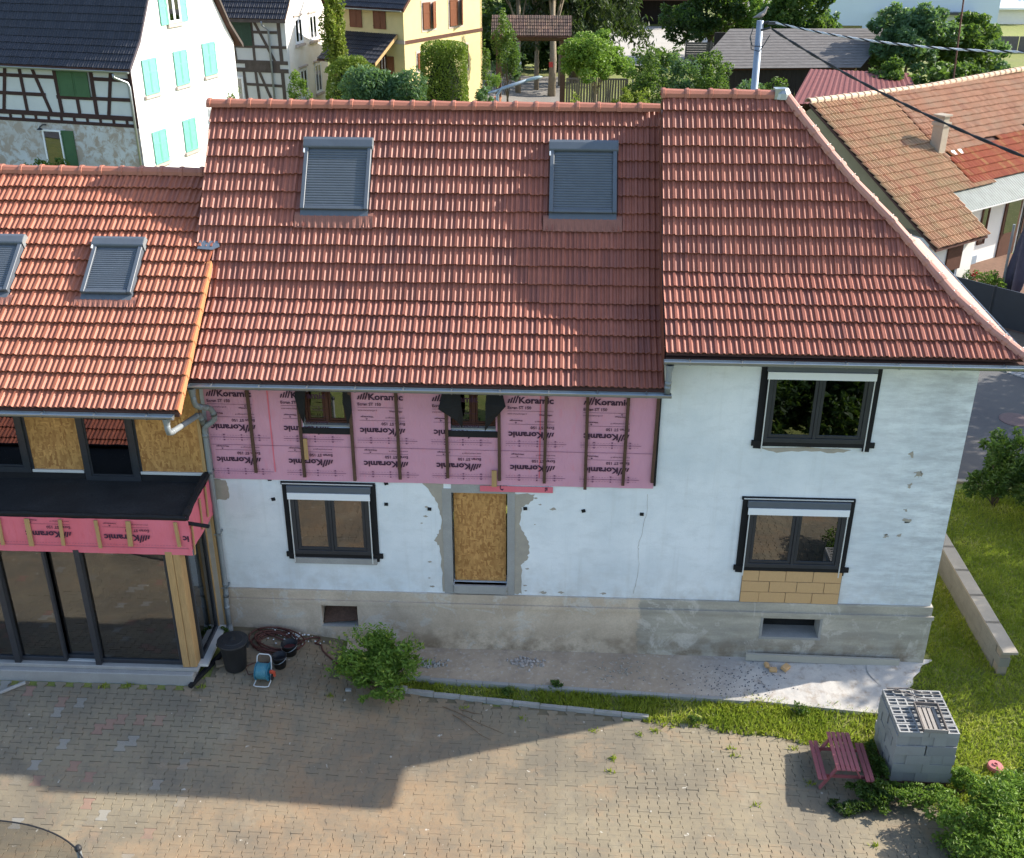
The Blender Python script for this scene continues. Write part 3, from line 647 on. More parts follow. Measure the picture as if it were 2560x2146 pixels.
hp = [(hipx(s), PRr.P(s)[0], PRr.P(s)[1]+.04) for s in (5.02, 4.62, 3.91, 3.35, 2.6, 1.87, 1.19, .56, .04, -.06)]
for a, c in zip(hp[1:], hp[:-1]): ridge_line(roof2, a, c, .40, .10, m_hipclay, 'hip_tile', stud=True)
b = MB(); b.lathe([(.0, .15), (.1, .13), (.15, .05), (.16, -.05)], (3.99, 2.93, 10.57), 10); b.box(3.84, 4.0, 2.82, 3.04, 10.52, 10.70); b.build('metal_hip_cap', m_zinc, roof2)
gutter('gutter', tall, 1.83, 7.80, -.62, 6.88, .07)
FG = Matrix.Translation((7.84, -.66, 0)) @ Matrix.Rotation(R(87.9), 4, 'Z')
gutter('gutter', tall, 0, 7.05, 0, 6.88, .07, F=FG)
b = MB(); b.lathe([(.075, .05), (.052, -.08)], (1.93, -.62, 6.76), 12); b.build('gutter_outlet', m_zincd, tall)
pipe('downpipe', tall, [(1.93, -.62, 6.72), (1.93, -.6, 6.6), (1.925, -.60, 6.26)], .05)
one('soffit_strip', m_black, tall, (1.865, 1.90, -.06, -.003, 4.2, 6.2))

# ================================================================== THE HOUSE: lower left part with the glazed bay
left = thing('house', (-8.5, 1, .7), 'low left-hand house with new orange tiles and a black flat-roofed glass bay', 'house')
YL = -.15
w = MB(); wall_holes(w, -13, -6.26, 3.95, 6.6, YL, .05, [(-10.6, -9.50, 4.30, 5.62), (-8.44, -7.50, 4.15, 5.62)]); w.box(-13, -12.8, .05, 5, .6, 6.2); w.box(-13, -10.6, 5, 5.2, .6, 6.4); w.box(-7.4, -6.27, 5, 5.2, .6, 6.4); w.box(-10.6, -7.4, 5, 5.2, 3.3, 6.4)
w.build('wall', m_woodo, left)
for x0, x1 in ((-9.42, -8.50), (-7.42, -6.30)):
    one('strand_board_panel', m_osb, left, (x0, x1, YL-.022, YL-.002, 4.33, 6.5)); one('metal_edge', m_alu, left, (x0-.04, x1, YL-.05, YL-.004, 4.27, 4.325), bevel=.006)
for x0, x1, z0, lab in ((-10.6, -9.47, 4.27, 'dark upper window at the left edge of the low house'), (-8.47, -7.46, 4.12, 'dark upper window between two strand board panels')):
    wn = casement(left, 'window', x0, x1, z0, 5.7, YL+.02, 1, .11, .03, dep=.09, label=lab); one('window_recess', m_room, wn, (x0+.1, x1-.1, .3, .32, z0, 5.7))
one('corner_post', m_wood, left, (-6.30, -6.245, YL-.03, -.0, .75, 6.0)); one('grey_strip', m_conc, left, (-6.36, -6.31, YL-.012, 0, .75, 4.0))
for x0, x1 in ((-9.5, -9.42), (-8.5, -8.44), (-7.50, -7.42)): one('black_post', m_dark, left, (x0, x1, YL-.03, YL-.001, 4.2, 6.4))
# roof
lb_ = MB(); slab(lb_, PL, -13.2, -6.14, 5.2); yb, zb = PL.P(5.2); lb_.add([(-13.2, yb, zb-.03), (-6.14, yb, zb-.03), (-6.14, 7, 6.3), (-13.2, 7, 6.3)], [(0, 1, 2, 3)])
roof3 = lb_.build('roof', m_deck, left)
SKL = [(-8.28, -7.38, 2.27, 3.48), (-10.5, -9.58, 2.28, 3.50)]
def keepl(x, s, i, j): return not any(a < x < c and q-.25 < s < e+.02 for a, c, q, e in SKL)
roof_field(roof3, -6.15-21*.2133, 21, 15, RL, PL, m_tilel, m_tilel_a, keep=keepl); roof_field(roof3, -6.15-33*.2133, 12, 15, RL, PL, m_tilel, m_tilel_a, nind=0, keep=keepl)
yb, zb = PL.P(5.17); ridge_line(roof3, (-13.2, yb, zb), (-6.3, yb, zb), .385, .125, m_ridge)
vb = MB(); pf = [(-.02, .075), (RL+.02, .04), (RL+.02, -.08), (-.02, -.10)]
vb.prism([(0, q, e) for q, e in pf], (.016, 0, 0)); vb.add([(-.055, -.02, .075), (.016, -.02, .079), (.016, RL+.02, .044), (-.055, RL+.02, .04)], [(0, 1, 2, 3)]); vme = vb.mesh('verge_tile', m_verge)
for i in range(9):
    o = link('verge_tile', vme, roof3); o.matrix_basis = rowmat(PL, i*RL, -6.145)
for a, c, q, e in SKL: skylight(left, PL, a, c, q, e, .14, 20, .26)
gutter('gutter', left, -13.2, -6.22, -1.42, 6.06, .07)
yx, zx = PL.P(9*RL)
b = MB(); b.add([(-6.42, 1.36, 8.06), (-6.14, 1.34, 8.05), (-6.02, 1.40, 8.09), (-6.06, 1.50, 8.16), (-6.40, 1.50, 8.17)], [(0, 1, 2, 3, 4)]); o = b.build('lead_flashing', m_zinc, left); md = o.modifiers.new('s', 'SOLIDIFY'); md.thickness = .012
b = MB(); b.lathe([(.07, .05), (.05, -.08)], (-6.34, -1.42, 5.97), 12); b.build('gutter_outlet', m_zincd, left)
pipe('downpipe', left, [(-6.34, -1.42, 5.93), (-6.34, -1.42, 5.72), (-6.19, -.26, 5.55), (-6.19, -.14, 5.30)], .05)
# bay
bay = one('bay', m_conc, left, (-12, -6.50, -1.62, 0, .55, .86), (-12, -6.42, -1.52, 0, .86, .94), bevel=.012)
one('bay_floor', simple('screed', (.62, .61, .58), .8, .12, 2), bay, (-12, -6.27, -1.4, 4.9, .90, .955))
one('bay_back_wall', m_osb, bay, (-12, -10.2, 2.1, 2.2, .96, 3.3), (-9.3, -8.3, 1.6, 1.62, .96, 2.3)); one('bay_ceiling', m_osb, bay, (-12, -6.3, -1.35, 4.9, 3.5, 3.6)); one('bay_rear_wall', simple('raw_wall', (.45, .43, .38), .9, .15, 2), bay, (-12, -10.6, 4.8, 4.95, .9, 3.6), (-7.4, -6.3, 4.8, 4.95, .9, 3.6), (-12.1, -12, -1.4, 4.8, .9, 3.6))  # gap between the rear wall pieces is added to let daylight in
rfb = MB(); rfb.box(-12, -6.26, -1.46, YL-.002, 3.5, 4.14); rfb.build('bay_roof', m_bitumen, bay)
b = MB(); pts = [(-12+k*.2, -1.47+random.uniform(-.012, .012), 4.15+random.uniform(-.012, .012)) for k in range(30)]; b.tube(pts, .045, 6); b.build('black_membrane_edge', m_black, bay)
b = MB(); pts = [(-6.26+random.uniform(-.01, .01), -1.47+k*.13, 4.17+.012*k+random.uniform(-.012, .012)) for k in range(11)]; b.tube(pts, [.055+.02*random.random() for _ in pts], 7); b.build('black_membrane_roll', m_black, bay)
one('black_membrane_upstand', m_black, bay, (-12, -6.3, YL-.05, YL-.006, 4.1, 4.27))
pm_ = grid_sheet(-12, -6.20, 3.40, 4.10, -1.49, 90, 12, (), .010, 2); pmo = pm_.build('pink_membrane', m_membr, bay, smooth=True)
ps_ = grid_sheet(-1.50, YL, 3.45, 4.18, 6.235, 14, 8, (), .012, 5, F=Matrix.Rotation(R(90), 4, 'Z') @ Matrix.Translation((0, 0, 0)))
o = ps_.build('pink_membrane', m_membr, bay, smooth=True)
lg2 = logo_mesh()
for x, z in ((-8.28, 3.83), (-6.90, 3.80), (-9.62, 3.86)): print_on(lg2, x, -1.515, z, True, pmo)
V_, F_ = text_mesh('ic', .165, .0055); b = MB(); b.add(V_, F_); print_on(b.mesh('printed_lettering', m_ink), -6.22, -1.515, 3.80, True, pmo)
b = MB(); b.box(-12, -6.25, -1.513, -1.512, 3.545, 3.551)
for k in range(110): b.box(-12+k*.052, -12+k*.052+.03, -1.513, -1.512, 3.60, 3.604)
b.build('printed_line', m_inkf, pmo)
for k, x in enumerate((-10.7, -10.1, -9.53, -9.02, -8.45, -7.80, -7.26, -6.40)):
    b = MB(); b.beam((x, -1.535, 3.56+random.uniform(-.04, .04)), (x+random.uniform(-.03, .03), -1.52, 4.08), .06 if k % 3 else .085, .024, upv=(0, 1, 0)); b.build('batten', m_wood, bay)
for y, z in ((-1.38, 3.6), (-.85, 3.8), (-.5, 3.85)):
    b = MB(); b.beam((-6.205, y, z-.25), (-6.20, y+.03, z+.35), .05, .02, upv=(1, 0, 0)); b.build('batten', m_wood, bay)
b = MB(); b.tube([(-6.3, -1.42, 4.02), (-5.86, -1.46, 3.98)], .035, 10); b.build('overflow_pipe', m_black, bay)
pb = one('timber_post', m_wood, bay, (-6.70, -6.575, -1.50, -1.25, .95, 3.46), (-6.57, -6.445, -1.49, -1.25, .95, 3.46), bevel=.006)
def glazing(parent, name, x0, x1, z0, z1, y, mats=m_glassb):
    b = MB(); f = .055; b.box(x0, x1, y-.03, y+.05, z0, z0+f+.03); b.box(x0, x1, y-.03, y+.05, z1-f, z1); b.box(x0, x0+f, y-.03, y+.05, z0+f+.03, z1-f); b.box(x1-f, x1, y-.03, y+.05, z0+f+.03, z1-f)
    o = b.build(name, m_dark, parent, bevel=.004); one('pane', mats, o, (x0+f, x1-f, y+.0, y+.008, z0+f+.03, z1-f)); return o
for x0, x1, y in ((-11.6, -9.80, -1.40), (-9.80, -8.90, -1.40), (-9.0, -8.28, -1.31), (-8.28, -6.72, -1.40)): glazing(bay, 'glass_door', x0, x1, .95, 3.44, y)
one('black_mullion', m_dark, bay, (-8.33, -8.23, -1.50, -1.28, .88, 3.45)); one('black_mullion', m_dark, bay, (-9.86, -9.75, -1.50, -1.28, .88, 3.45))
g = MB(Matrix.Rotation(R(90), 4, 'Z')); 
for (a, c, q, e) in ((-1.24, -1.17, .95, 3.5), (-.32, -.24, .95, 3.5), (-1.17, -.32, .95, 1.03), (-1.17, -.32, 3.42, 3.5)): g.box(a, c, 6.40, 6.47, q, e)
so_ = g.build('side_glazing', m_dark, bay, bevel=.004); g = MB(Matrix.Rotation(R(90), 4, 'Z')); g.box(-1.17, -.32, 6.43, 6.436, 1.03, 3.42); g.build('pane', m_glassb, so_)
one('timber_stud', m_wood, bay, (-6.44, -6.39, -.23, -.17, .95, 3.6)); one('render_strip', m_bare, bay, (-6.39, -6.30, -.19, -.155, .7, 4.1))
# stool with a bag, inside behind the glass
st = thing('stool', (-7.2, -.75, .955), 'pale folding stool behind the glass of the bay', 'stool')
b = MB()
for dx in (-.16, .16):
    for dy in (-.13, .13): b.beam((-7.2+dx*1.15, -.75+dy*1.2, .957), (-7.2+dx, -.75+dy, 1.42), .025, .025)
    b.beam((-7.2+dx*1.1, -.75-.15, 1.12), (-7.2+dx*1.1, -.75+.15, 1.12), .02, .02)
b.build('leg_frame', m_alu, st); one('seat', m_alu, st, (-7.4, -7.0, -.92, -.58, 1.42, 1.45))
b = MB(); b.lathe([(0, 1.452), (.12, 1.455), (.16, 1.53), (.13, 1.62), (.05, 1.66), (0, 1.66)], (0, 0, 0), 9, M=Matrix.Translation((-7.22, -.76, 0)) @ Matrix.Diagonal((1.1, .8, 1, 1)))
bv = []
for q in b.v: bv.append((q[0]+random.uniform(-.03, .03), q[1]+random.uniform(-.03, .03), max(1.452, q[2]+random.uniform(-.02, .02))))
b.v = bv; tag(b.build('bag', simple('bag_cloth', (.35, .42, .36), .8, .5, 9, col2=(.10, .14, .12))), 'crumpled green and white bag lying on the stool in the bay', 'bag')
# ================================================================== GROUND
def groundmat():
    m, t, b = newmat('ground_grass'); p = posn(t); n1 = noisen(t, p, .12, 5); n2 = noisen(t, p, 2.5, 5); n3 = noisen(t, p, 40, 3)
    c = mixc(t, ramp(t, n2, .35, .7), (.17, .21, .035), (.28, .27, .07)); c = mixc(t, ramp(t, n1, .5, .65, 0, .5), c, (.20, .17, .09))
    c = mixc(t, ramp(t, n3, .3, .75, 0, .5), c, (.05, .07, .018)); t.links.new(c, b.inputs['Base Color']); b.inputs['Roughness'].default_value = .95; bumpn(t, b, n3, .6, .03); return m
m_ground = groundmat()
xs = np.unique(np.concatenate([np.linspace(-900, -60, 12), np.linspace(-60, -14, 12), np.linspace(-14, 14, 71), np.linspace(14, 60, 12), np.linspace(60, 900, 12)]))
ys = np.unique(np.concatenate([np.linspace(-700, -40, 10), np.linspace(-40, -9, 9), np.linspace(-9, 4, 53), np.linspace(4, 60, 20), np.linspace(60, 1500, 20)]))
GX, GY = np.meshgrid(xs, ys, indexing='ij'); GZ = zg(GX, GY)-.03
V = np.stack([GX, GY, GZ], -1).reshape(-1, 3); ny = len(ys)
Fq = np.array([(i*ny+j, (i+1)*ny+j, (i+1)*ny+j+1, i*ny+j+1) for i in range(len(xs)-1) for j in range(ny-1)])
g = fastmesh('ground', V, Fq, m_ground); g['kind'] = 'structure'
def drape(name, poly_fn, x0, x1, y0, y1, nx, ny_, dz, mat, kind='structure'):
    xs, ys = np.linspace(x0, x1, nx+1), np.linspace(y0, y1, ny_+1); vs = []; fs = []; idx = {}
    for i in range(nx):
        for j in range(ny_):
            if not poly_fn((xs[i]+xs[i+1])/2, (ys[j]+ys[j+1])/2): continue
            q = []
            for a, c in ((i, j), (i+1, j), (i+1, j+1), (i, j+1)):
                if (a, c) not in idx: idx[a, c] = len(vs); vs.append((xs[a], ys[c], zf(xs[a], ys[c])+dz))
                q.append(idx[a, c])
            fs.append(q)
    o = fastmesh(name, np.array(vs), np.array(fs), mat, smooth=True); o['kind'] = kind; return o
kerb_y = lambda x: -1.18-.0975*(x+2.9)
walk_y = lambda x: -.80-.048*(x+3.9)
def pavemat(name, mode):
    m, t, b = newmat(name); r = rndsrc(t, mode); p = posn(t); g = t.nodes.new('ShaderNodeNewGeometry'); sx = t.nodes.new('ShaderNodeSeparateXYZ'); t.links.new(g.outputs['Position'], sx.inputs[0])
    n1 = noisen(t, p, .42, 5, .6, .5); n2 = noisen(t, p, 2.6, 5, .65); n3 = noisen(t, p, 55, 3)
    c = mixc(t, r, (.252, .207, .132), (.275, .226, .146))
    wob = t.nodes.new('ShaderNodeMath'); wob.operation = 'MULTIPLY_ADD'; t.links.new(n1, wob.inputs[0]); wob.inputs[1].default_value = 7.; t.links.new(sx.outputs[0], wob.inputs[2])
    c = mixc(t, mul(t, mul(t, ramp(t, wob.outputs[0], -3.2, -1.0), ramp(t, wob.outputs[0], 3.4, 1.0)), ramp(t, n2, .30, .62, .45, 1)), c, mixc(t, n2, (.34, .225, .125), (.27, .17, .09)))   # ochre dirt spread over the middle
    c = mixc(t, ramp(t, noisen(t, p, .9, 7, .7, .7), .46, .66, 0, .75), c, (.168, .142, .10)); c = mixc(t, ramp(t, noisen(t, p, 5.5, 6, .75), .50, .70, 0, .6), c, (.15, .135, .105))
    c = mixc(t, ramp(t, noisen(t, p, 1.1, 6, .7), .56, .70, 0, .55), c, (.36, .308, .215))
    c = mixc(t, ramp(t, noisen(t, p, .33, 6, .62, .8), .44, .62, 0, .72), c, (.135, .117, .088))
    c = mixc(t, ramp(t, noisen(t, posn(t, (.5, .9, 1)), 1.4, 7, .75, 1.), .52, .66, 0, .6), c, (.33, .22, .125))
    c = mixc(t, ramp(t, n3, .3, .75, 0, .35), c, (.20, .18, .145))
    vo = t.nodes.new('ShaderNodeTexVoronoi'); vo.inputs['Scale'].default_value = 2.3; t.links.new(p, vo.inputs['Vector'])
    sp_ = t.nodes.new('ShaderNodeSeparateColor'); t.links.new(vo.outputs['Color'], sp_.inputs[0])
    dot = ramp(t, noisen(t, p, 7, 3, .6, .4), .70, .735); c = mixc(t, mul(t, dot, .75), c, (.56, .53, .46)); c = mixc(t, mul(t, ramp(t, vo.outputs['Distance'], .06, .03), mul(t, ramp(t, sp_.outputs[0], .5, .52), .6)), c, (.6, .57, .5))      # lichen and paint spots
    wn = t.nodes.new('ShaderNodeTexWhiteNoise'); wn.noise_dimensions = '1D'; t.links.new(r, wn.inputs['W'])
    lz = ramp(t, sx.outputs[0], -5.5, -7, 0, 1); c = mixc(t, mul(t, lz, ramp(t, wn.outputs[0], .975, .98, 0, .5)), c, (.33, .16, .13)); c = mixc(t, mul(t, lz, ramp(t, wn.outputs[0], .03, .025, 0, .3)), c, (.40, .43, .44))
    t.links.new(c, b.inputs['Base Color']); b.inputs['Roughness'].default_value = .9; bumpn(t, b, n3, .35, .006); return m
m_pav, m_pav_a = pavemat('paver', 'obj'), pavemat('paver_field', 'att')
m_joint = simple('sandy_joint', (.20, .16, .105), .95, .3, 5, col2=(.115, .105, .055))
def in_yard(x, y):
    if y > -.12 or y < -8.2 or x < -13.5: return False
    if x < -6.5: return y < -1.66
    if x < -6.3: return y < -1.45
    if x < -3.9: return True
    if x < -2.9: return y < -1.05
    if x < 5.6: return y < kerb_y(x)-.02
    return y < -2.0-.75*(x-5.6) and x < 8.0
yard = drape('courtyard', in_yard, -14, 8.5, -8.4, 0, 90, 34, -.014, m_joint)
PX, PY, PA = .172, .21, .017
def paver_arrays():
    h = PY/2-.0006; w = PX/2-.0042
    side = [(w+PA, -h), (w+PA, -h*.55), (w-PA, -h*.28), (w-PA, h*.28), (w+PA, h*.55), (w+PA, h)]
    out = side+[(-x, y) for x, y in reversed(side)]; n = len(out)
    V = [(x*.955, y*.992, 0) for x, y in out]+[(x, y, -.006) for x, y in out]+[(x, y, -.03) for x, y in out]
    Fs = [(0, 1, 10, 11), (1, 2, 9, 10), (2, 3, 8, 9), (3, 4, 7, 8), (4, 5, 6, 7)]
    Fs += [(k*n+i, (k+1)*n+i, (k+1)*n+(i+1) % n, k*n+(i+1) % n) for k in (0, 1) for i in range(n)]
    return np.array(V, np.float32), np.array(Fs, np.int32)
PV, PF = paver_arrays(); PVW = PV.copy(); PVW[:, 0] *= 1.030; PVW[:, 1] *= 1.005; PVW[12:24, 2] = -.002; PVW[:12, 0] *= 1.028
from mathutils import noise as mnoise
pme = bpy.data.meshes.new('paver'); pme.from_pydata(PV.tolist(), [], PF.tolist()); pme.materials.append(m_pav)
cells = []
for i in range(int(21/PX)):
    for j in range(int(7.1/PY)):
        x = -12.6+i*PX; y = -6.9+j*PY+(PY/2 if i % 2 else 0)
        if in_yard(x, y) and in_yard(x+.1, y) and in_yard(x-.1, y) and in_yard(x, y+.07): cells.append((x, y))
cells.sort(key=lambda q: (0 if (-6.4 < q[0] < 7 and q[1] > -5.3) else 1, q[1]))
Vs, Fs, Rs, k = [], [], [], 0
for n, (x, y) in enumerate(cells):
    z = zf(x, y); gx = (zf(x+.05, y)-zf(x-.05, y))/.1; gy = (zf(x, y+.05)-zf(x, y-.05))/.1
    nrm = Vector((-gx+random.uniform(-.014, .014), -gy+random.uniform(-.014, .014), 1)).normalized(); X = Vector((1, 0, gx)); X = (X-nrm*X.dot(nrm)).normalized(); Yv = nrm.cross(X)
    M = Matrix((X, Yv, nrm)).transposed().to_4x4(); M.translation = (x, y, z+random.uniform(-.003, .003))
    if n < 300:
        o = link('paver', pme, yard); o.matrix_basis = M
    else:
        A = np.array(M); worn = mnoise.noise(Vector((x*.55, y*.7, 3.1)))+.5*mnoise.noise(Vector((x*1.9, y*2.1, 7.7)))+(.35 if (-5.8 < x < 1.2 and y < -1.9) else -.05) > .02
        Vs.append((PVW if worn else PV) @ A[:3, :3].T+A[:3, 3]); Fs.append(PF+k*len(PV)); Rs.append(np.full(len(PV), .4+.2*random.random() if worn else random.random())); k += 1
o = fastmesh('pavers', np.concatenate(Vs), np.concatenate(Fs), m_pav_a, yard, np.concatenate(Rs)); o['kind'] = 'stuff'
# walkway along the plinth: dusty concrete
def walkmat():
    m, t, b = newmat('dusty_concrete'); p = posn(t); g = t.nodes.new('ShaderNodeNewGeometry'); sx = t.nodes.new('ShaderNodeSeparateXYZ'); t.links.new(g.outputs['Position'], sx.inputs[0])
    n1 = noisen(t, p, 1.0, 6, .65, .4); n2 = noisen(t, p, 5, 5, .7); n3 = noisen(t, p, 60, 3)
    c = mixc(t, ramp(t, n1, .35, .68), (.50, .38, .265), (.34, .255, .175)); c = mixc(t, ramp(t, sx.outputs[0], 2.2, 4.2), c, mixc(t, ramp(t, n1, .36, .64), (.60, .56, .50), (.38, .37, .36)))
    c = mixc(t, ramp(t, n2, .52, .68, 0, .75), c, (.30, .235, .18)); c = mixc(t, ramp(t, noisen(t, p, 14, 4), .55, .72, 0, .5), c, (.62, .58, .53)); c = mixc(t, ramp(t, n3, .35, .75, 0, .3), c, (.3, .28, .26))
    t.links.new(c, b.inputs['Base Color']); b.inputs['Roughness'].default_value = .95; bumpn(t, b, n2, .3, .015); return m
m_walk = walkmat()
wk = MB(); nx = 60
for i in range(nx):
    xa, xb = -3.9+(10.35)*i/nx, -3.9+10.35*(i+1)/nx
    ya, yb2 = walk_y(xa), walk_y(xb); 
    for (a1, a2, b1, b2) in ((0., 0., .5, .5), (.5, .5, 1, 1)):
        q = [(xa, -.05+(ya+.05)*a1), (xb, -.05+(yb2+.05)*a1), (xb, -.05+(yb2+.05)*b1), (xa, -.05+(ya+.05)*b1)]
        wk.add([(x, y, zf(x, y)+.045) for x, y in q], [(0, 3, 2, 1)])
    wk.add([(xa, ya, zf(xa, ya)+.045), (xb, yb2, zf(xb, yb2)+.045), (xb, yb2, zf(xb, yb2)-.1), (xa, ya, zf(xa, ya)-.1)], [(0, 3, 2, 1)])
o = wk.build('walkway', m_walk); o['kind'] = 'structure'
wk = MB(); N = 60; vs = []
for i in range(N+1):
    y = -1.30+1.36*i/N; xm = 7.46+.93*min(0, y)+.05*math.sin(y*7)+.03*math.sin(y*19+1)
    vs += [(6.28+.12*math.sin(y*5), y, zf(6.3, y)+.047), ((6.28+xm)/2, y, zf((6.28+xm)/2, y)+.047), (max(xm, 6.35), y, zf(xm, y)+.02)]
wk.add(vs, [(3*i+q, 3*i+q+1, 3*i+q+4, 3*i+q+3) for i in range(N) for q in (0, 1)]); o = wk.build('dust', m_walk); o['kind'] = 'structure'
# kerb stones and walkway border
kb = MB(); kb.box(.004, .496, -.04, .04, -.1, .05); kme = kb.mesh('kerb_stone', m_conc); 
kroot = tag(thing('kerb', (1, kerb_y(1), zf(1, kerb_y(1))), 'row of low grey kerb stones between paving and grass strip', 'kerb'))
for i in range(10):
    x = -3.1+i*.5; y = kerb_y(x+.25)+random.uniform(-.006, .006); o = link('kerb_stone', kme, kroot)
    o.matrix_basis = Matrix.Translation((x, kerb_y(x), zf(x, kerb_y(x))+random.uniform(-.008, .008))) @ Matrix.Rotation(math.atan(-.0975)+random.uniform(-.01, .01), 4, 'Z')
broot = tag(thing('border', (1, walk_y(1), zf(1, walk_y(1))), 'pale concrete edging along the dusty walkway below the plinth', 'edging'))
for i in range(13):
    x = -2.7+i*.5; o = link('edging_stone', kme, broot); o.matrix_basis = Matrix.Translation((x, walk_y(x)-.03, zf(x, walk_y(x))+.012)) @ Matrix.Rotation(math.atan(-.048), 4, 'Z')

# ------------------------------------------------------------------ vegetation helpers
def leaves(name, C, size, mat, parent=None, aspect=.5, upb=.3, rnd=None, droop=0., dirs=None):
    C = np.asarray(C, float); n = len(C); s = size*(.45+1.1*rng.random(n))[:, None]
    d = rng.normal(size=(n, 3)); d[:, 2] = d[:, 2]*.6+upb-droop
    if dirs is not None: d = d*.6+dirs
    d /= np.linalg.norm(d, axis=1)[:, None]; q = rng.normal(size=(n, 3)); q[:, 2] *= .5; w = np.cross(d, q); w /= np.linalg.norm(w, axis=1)[:, None]; nn = np.cross(d, w)
    V = np.empty((n, 4, 3)); V[:, 0] = C-d*s*.5; V[:, 1] = C+w*s*aspect*.5+nn*s*.10; V[:, 2] = C+d*s*.5; V[:, 3] = C-w*s*aspect*.5+nn*s*.10
    F = (np.arange(n)*4)[:, None]+np.array([[0, 1, 2, 3]]); F = np.concatenate([F[:, [0, 1, 2]], F[:, [0, 2, 3]]])
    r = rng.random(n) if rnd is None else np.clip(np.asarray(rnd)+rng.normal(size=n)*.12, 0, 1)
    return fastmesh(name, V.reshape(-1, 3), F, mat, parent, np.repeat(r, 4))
def blobs_pts(blobs, n, shell=.5):
    w = np.array([b[3]*b[4]*b[5] for b in blobs]) ** .67; w = w/w.sum(); out = []; rr = []
    for b, k in zip(blobs, (w*n).astype(int)):
        d = rng.normal(size=(k, 3)); d /= np.linalg.norm(d, axis=1)[:, None]
        rad = shell+(1-shell)*rng.random(k) ** .6; rad *= 1+.12*np.sin(d[:, 0]*5+b[0])*np.sin(d[:, 2]*6+b[1])
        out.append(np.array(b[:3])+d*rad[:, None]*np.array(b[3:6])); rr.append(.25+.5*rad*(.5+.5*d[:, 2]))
    return np.concatenate(out), np.concatenate(rr)
def crown_blobs(c, r, n, rs=.45, seed=0):
    rr = random.Random(seed); out = [(c[0], c[1], c[2], r[0]*.6, r[1]*.6, r[2]*.6)]
    for i in range(n):
        a, e = rr.uniform(0, 6.28), math.asin(rr.uniform(-.7, 1)); k = rr.uniform(.45, .98); q = rs*rr.uniform(.4, 1.2)
        out.append((c[0]+r[0]*k*math.cos(a)*math.cos(e), c[1]+r[1]*k*math.sin(a)*math.cos(e), c[2]+r[2]*k*math.sin(e), r[0]*q, r[1]*q, r[2]*q*.9))
    return out
m_bark = simple('bark', (.13, .10, .075), .9, .3, 8, bump=.5)
m_barkl = simple('pale_bark', (.27, .22, .16), .9, .3, 8, bump=.5)
def tree(name, label, cat, base, c, r, n, size, mat, seed, nb=14, trunk_r=.12, group=None, shell=.5, aspect=.5, branches=6, rs=.45, bark=None, droop=0):
    t = thing(name, base, label, cat, group); b = MB(); rr = random.Random(seed); nb = int(nb*1.7); bl = crown_blobs(c, r, nb, rs*.78, seed)
    top = Vector((c[0], c[1], c[2]-r[2]*.25)); B = Vector(base)
    if trunk_r:
        b.tube([B+Vector((0, 0, -.2)), B.lerp(top, .35)+Vector((rr.uniform(-.1, .1), rr.uniform(-.1, .1), 0)), B.lerp(top, .7), top], [trunk_r*1.2, trunk_r, trunk_r*.75, trunk_r*.45], 8)
        for k in range(branches):
            q = Vector(bl[1+k % nb][:3]); s = B.lerp(top, rr.uniform(.45, .95)); b.tube([s, s.lerp(q, .5)+Vector((0, 0, rr.uniform(0, .2))), q], [trunk_r*.45, trunk_r*.3, trunk_r*.1], 5)
        b.build('trunk', bark or m_bark, t, smooth=True)
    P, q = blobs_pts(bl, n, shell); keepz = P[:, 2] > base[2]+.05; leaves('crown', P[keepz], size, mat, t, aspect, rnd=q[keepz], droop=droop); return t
m_lf = leafmat('leaf_green', (.022, .05, .009), (.10, .17, .028), (.22, .26, .04))
m_lfd = leafmat('leaf_dark', (.010, .028, .008), (.04, .085, .02))
m_lfy = leafmat('leaf_yellowgreen', (.08, .12, .015), (.26, .28, .03), (.42, .36, .03))
m_lfl = leafmat('leaf_light', (.06, .13, .016), (.24, .36, .055), (.38, .42, .06))
m_lfb = leafmat('leaf_bluegreen', (.028, .07, .03), (.11, .20, .095), (.24, .34, .22))
m_conif = leafmat('needles', (.010, .022, .008), (.045, .07, .02), (.075, .095, .03), .15)
m_thuja = leafmat('thuja', (.055, .10, .010), (.22, .27, .025), (.3, .30, .04), .25)
m_grass = leafmat('grass_blade', (.16, .21, .02), (.46, .47, .06), (.62, .54, .2), .45)
def grass(name, pts, h, label, cat='grass', mat=None):
    P = np.asarray(pts); n = len(P); hh = h*(.5+rng.random(n)); a = rng.random(n)*6.28; wd_ = .010+.008*rng.random(n); lean = rng.normal(size=(n, 2))*.45
    V = np.empty((n, 3, 3)); dx, dy = np.cos(a)*wd_, np.sin(a)*wd_
    V[:, 0] = P-np.stack([dx, dy, np.zeros(n)], 1); V[:, 1] = P+np.stack([dx, dy, np.zeros(n)], 1); V[:, 2] = P+np.stack([lean[:, 0]*hh, lean[:, 1]*hh, hh], 1)
    patch = .5+.5*np.sin(P[:, 0]*2.3+1.7*np.sin(P[:, 1]*1.9))*np.sin(P[:, 1]*2.9+P[:, 0]*1.1); r = np.clip(patch*.55+rng.random(n)*.5, 0, 1)
    o = fastmesh(name, V.reshape(-1, 3), np.arange(n*3).reshape(-1, 3), mat or m_grass, None, np.repeat(r, 3)); return tag(o, label, cat, kind='stuff')
def scatter(n, x0, x1, y0, y1, fn):
    X = rng.uniform(x0, x1, n); Y = rng.uniform(y0, y1, n); ok = np.array([fn(x, y) for x, y in zip(X, Y)]); X, Y = X[ok], Y[ok]; return np.stack([X, Y, zg(X, Y)-.02], 1)
def in_strip(x, y):
    if not (-3.0 < x < 6.3): return False
    if x > 5.6: return -2.1 < y < -1.2
    e = .08*math.sin(x*5)+.05*math.sin(x*13+1)
    return kerb_y(x)+.03-(.16 if x > 1.8 else 0)+e*.5 < y < walk_y(x)-.05+(.10+e if x > 3.2 else 0)
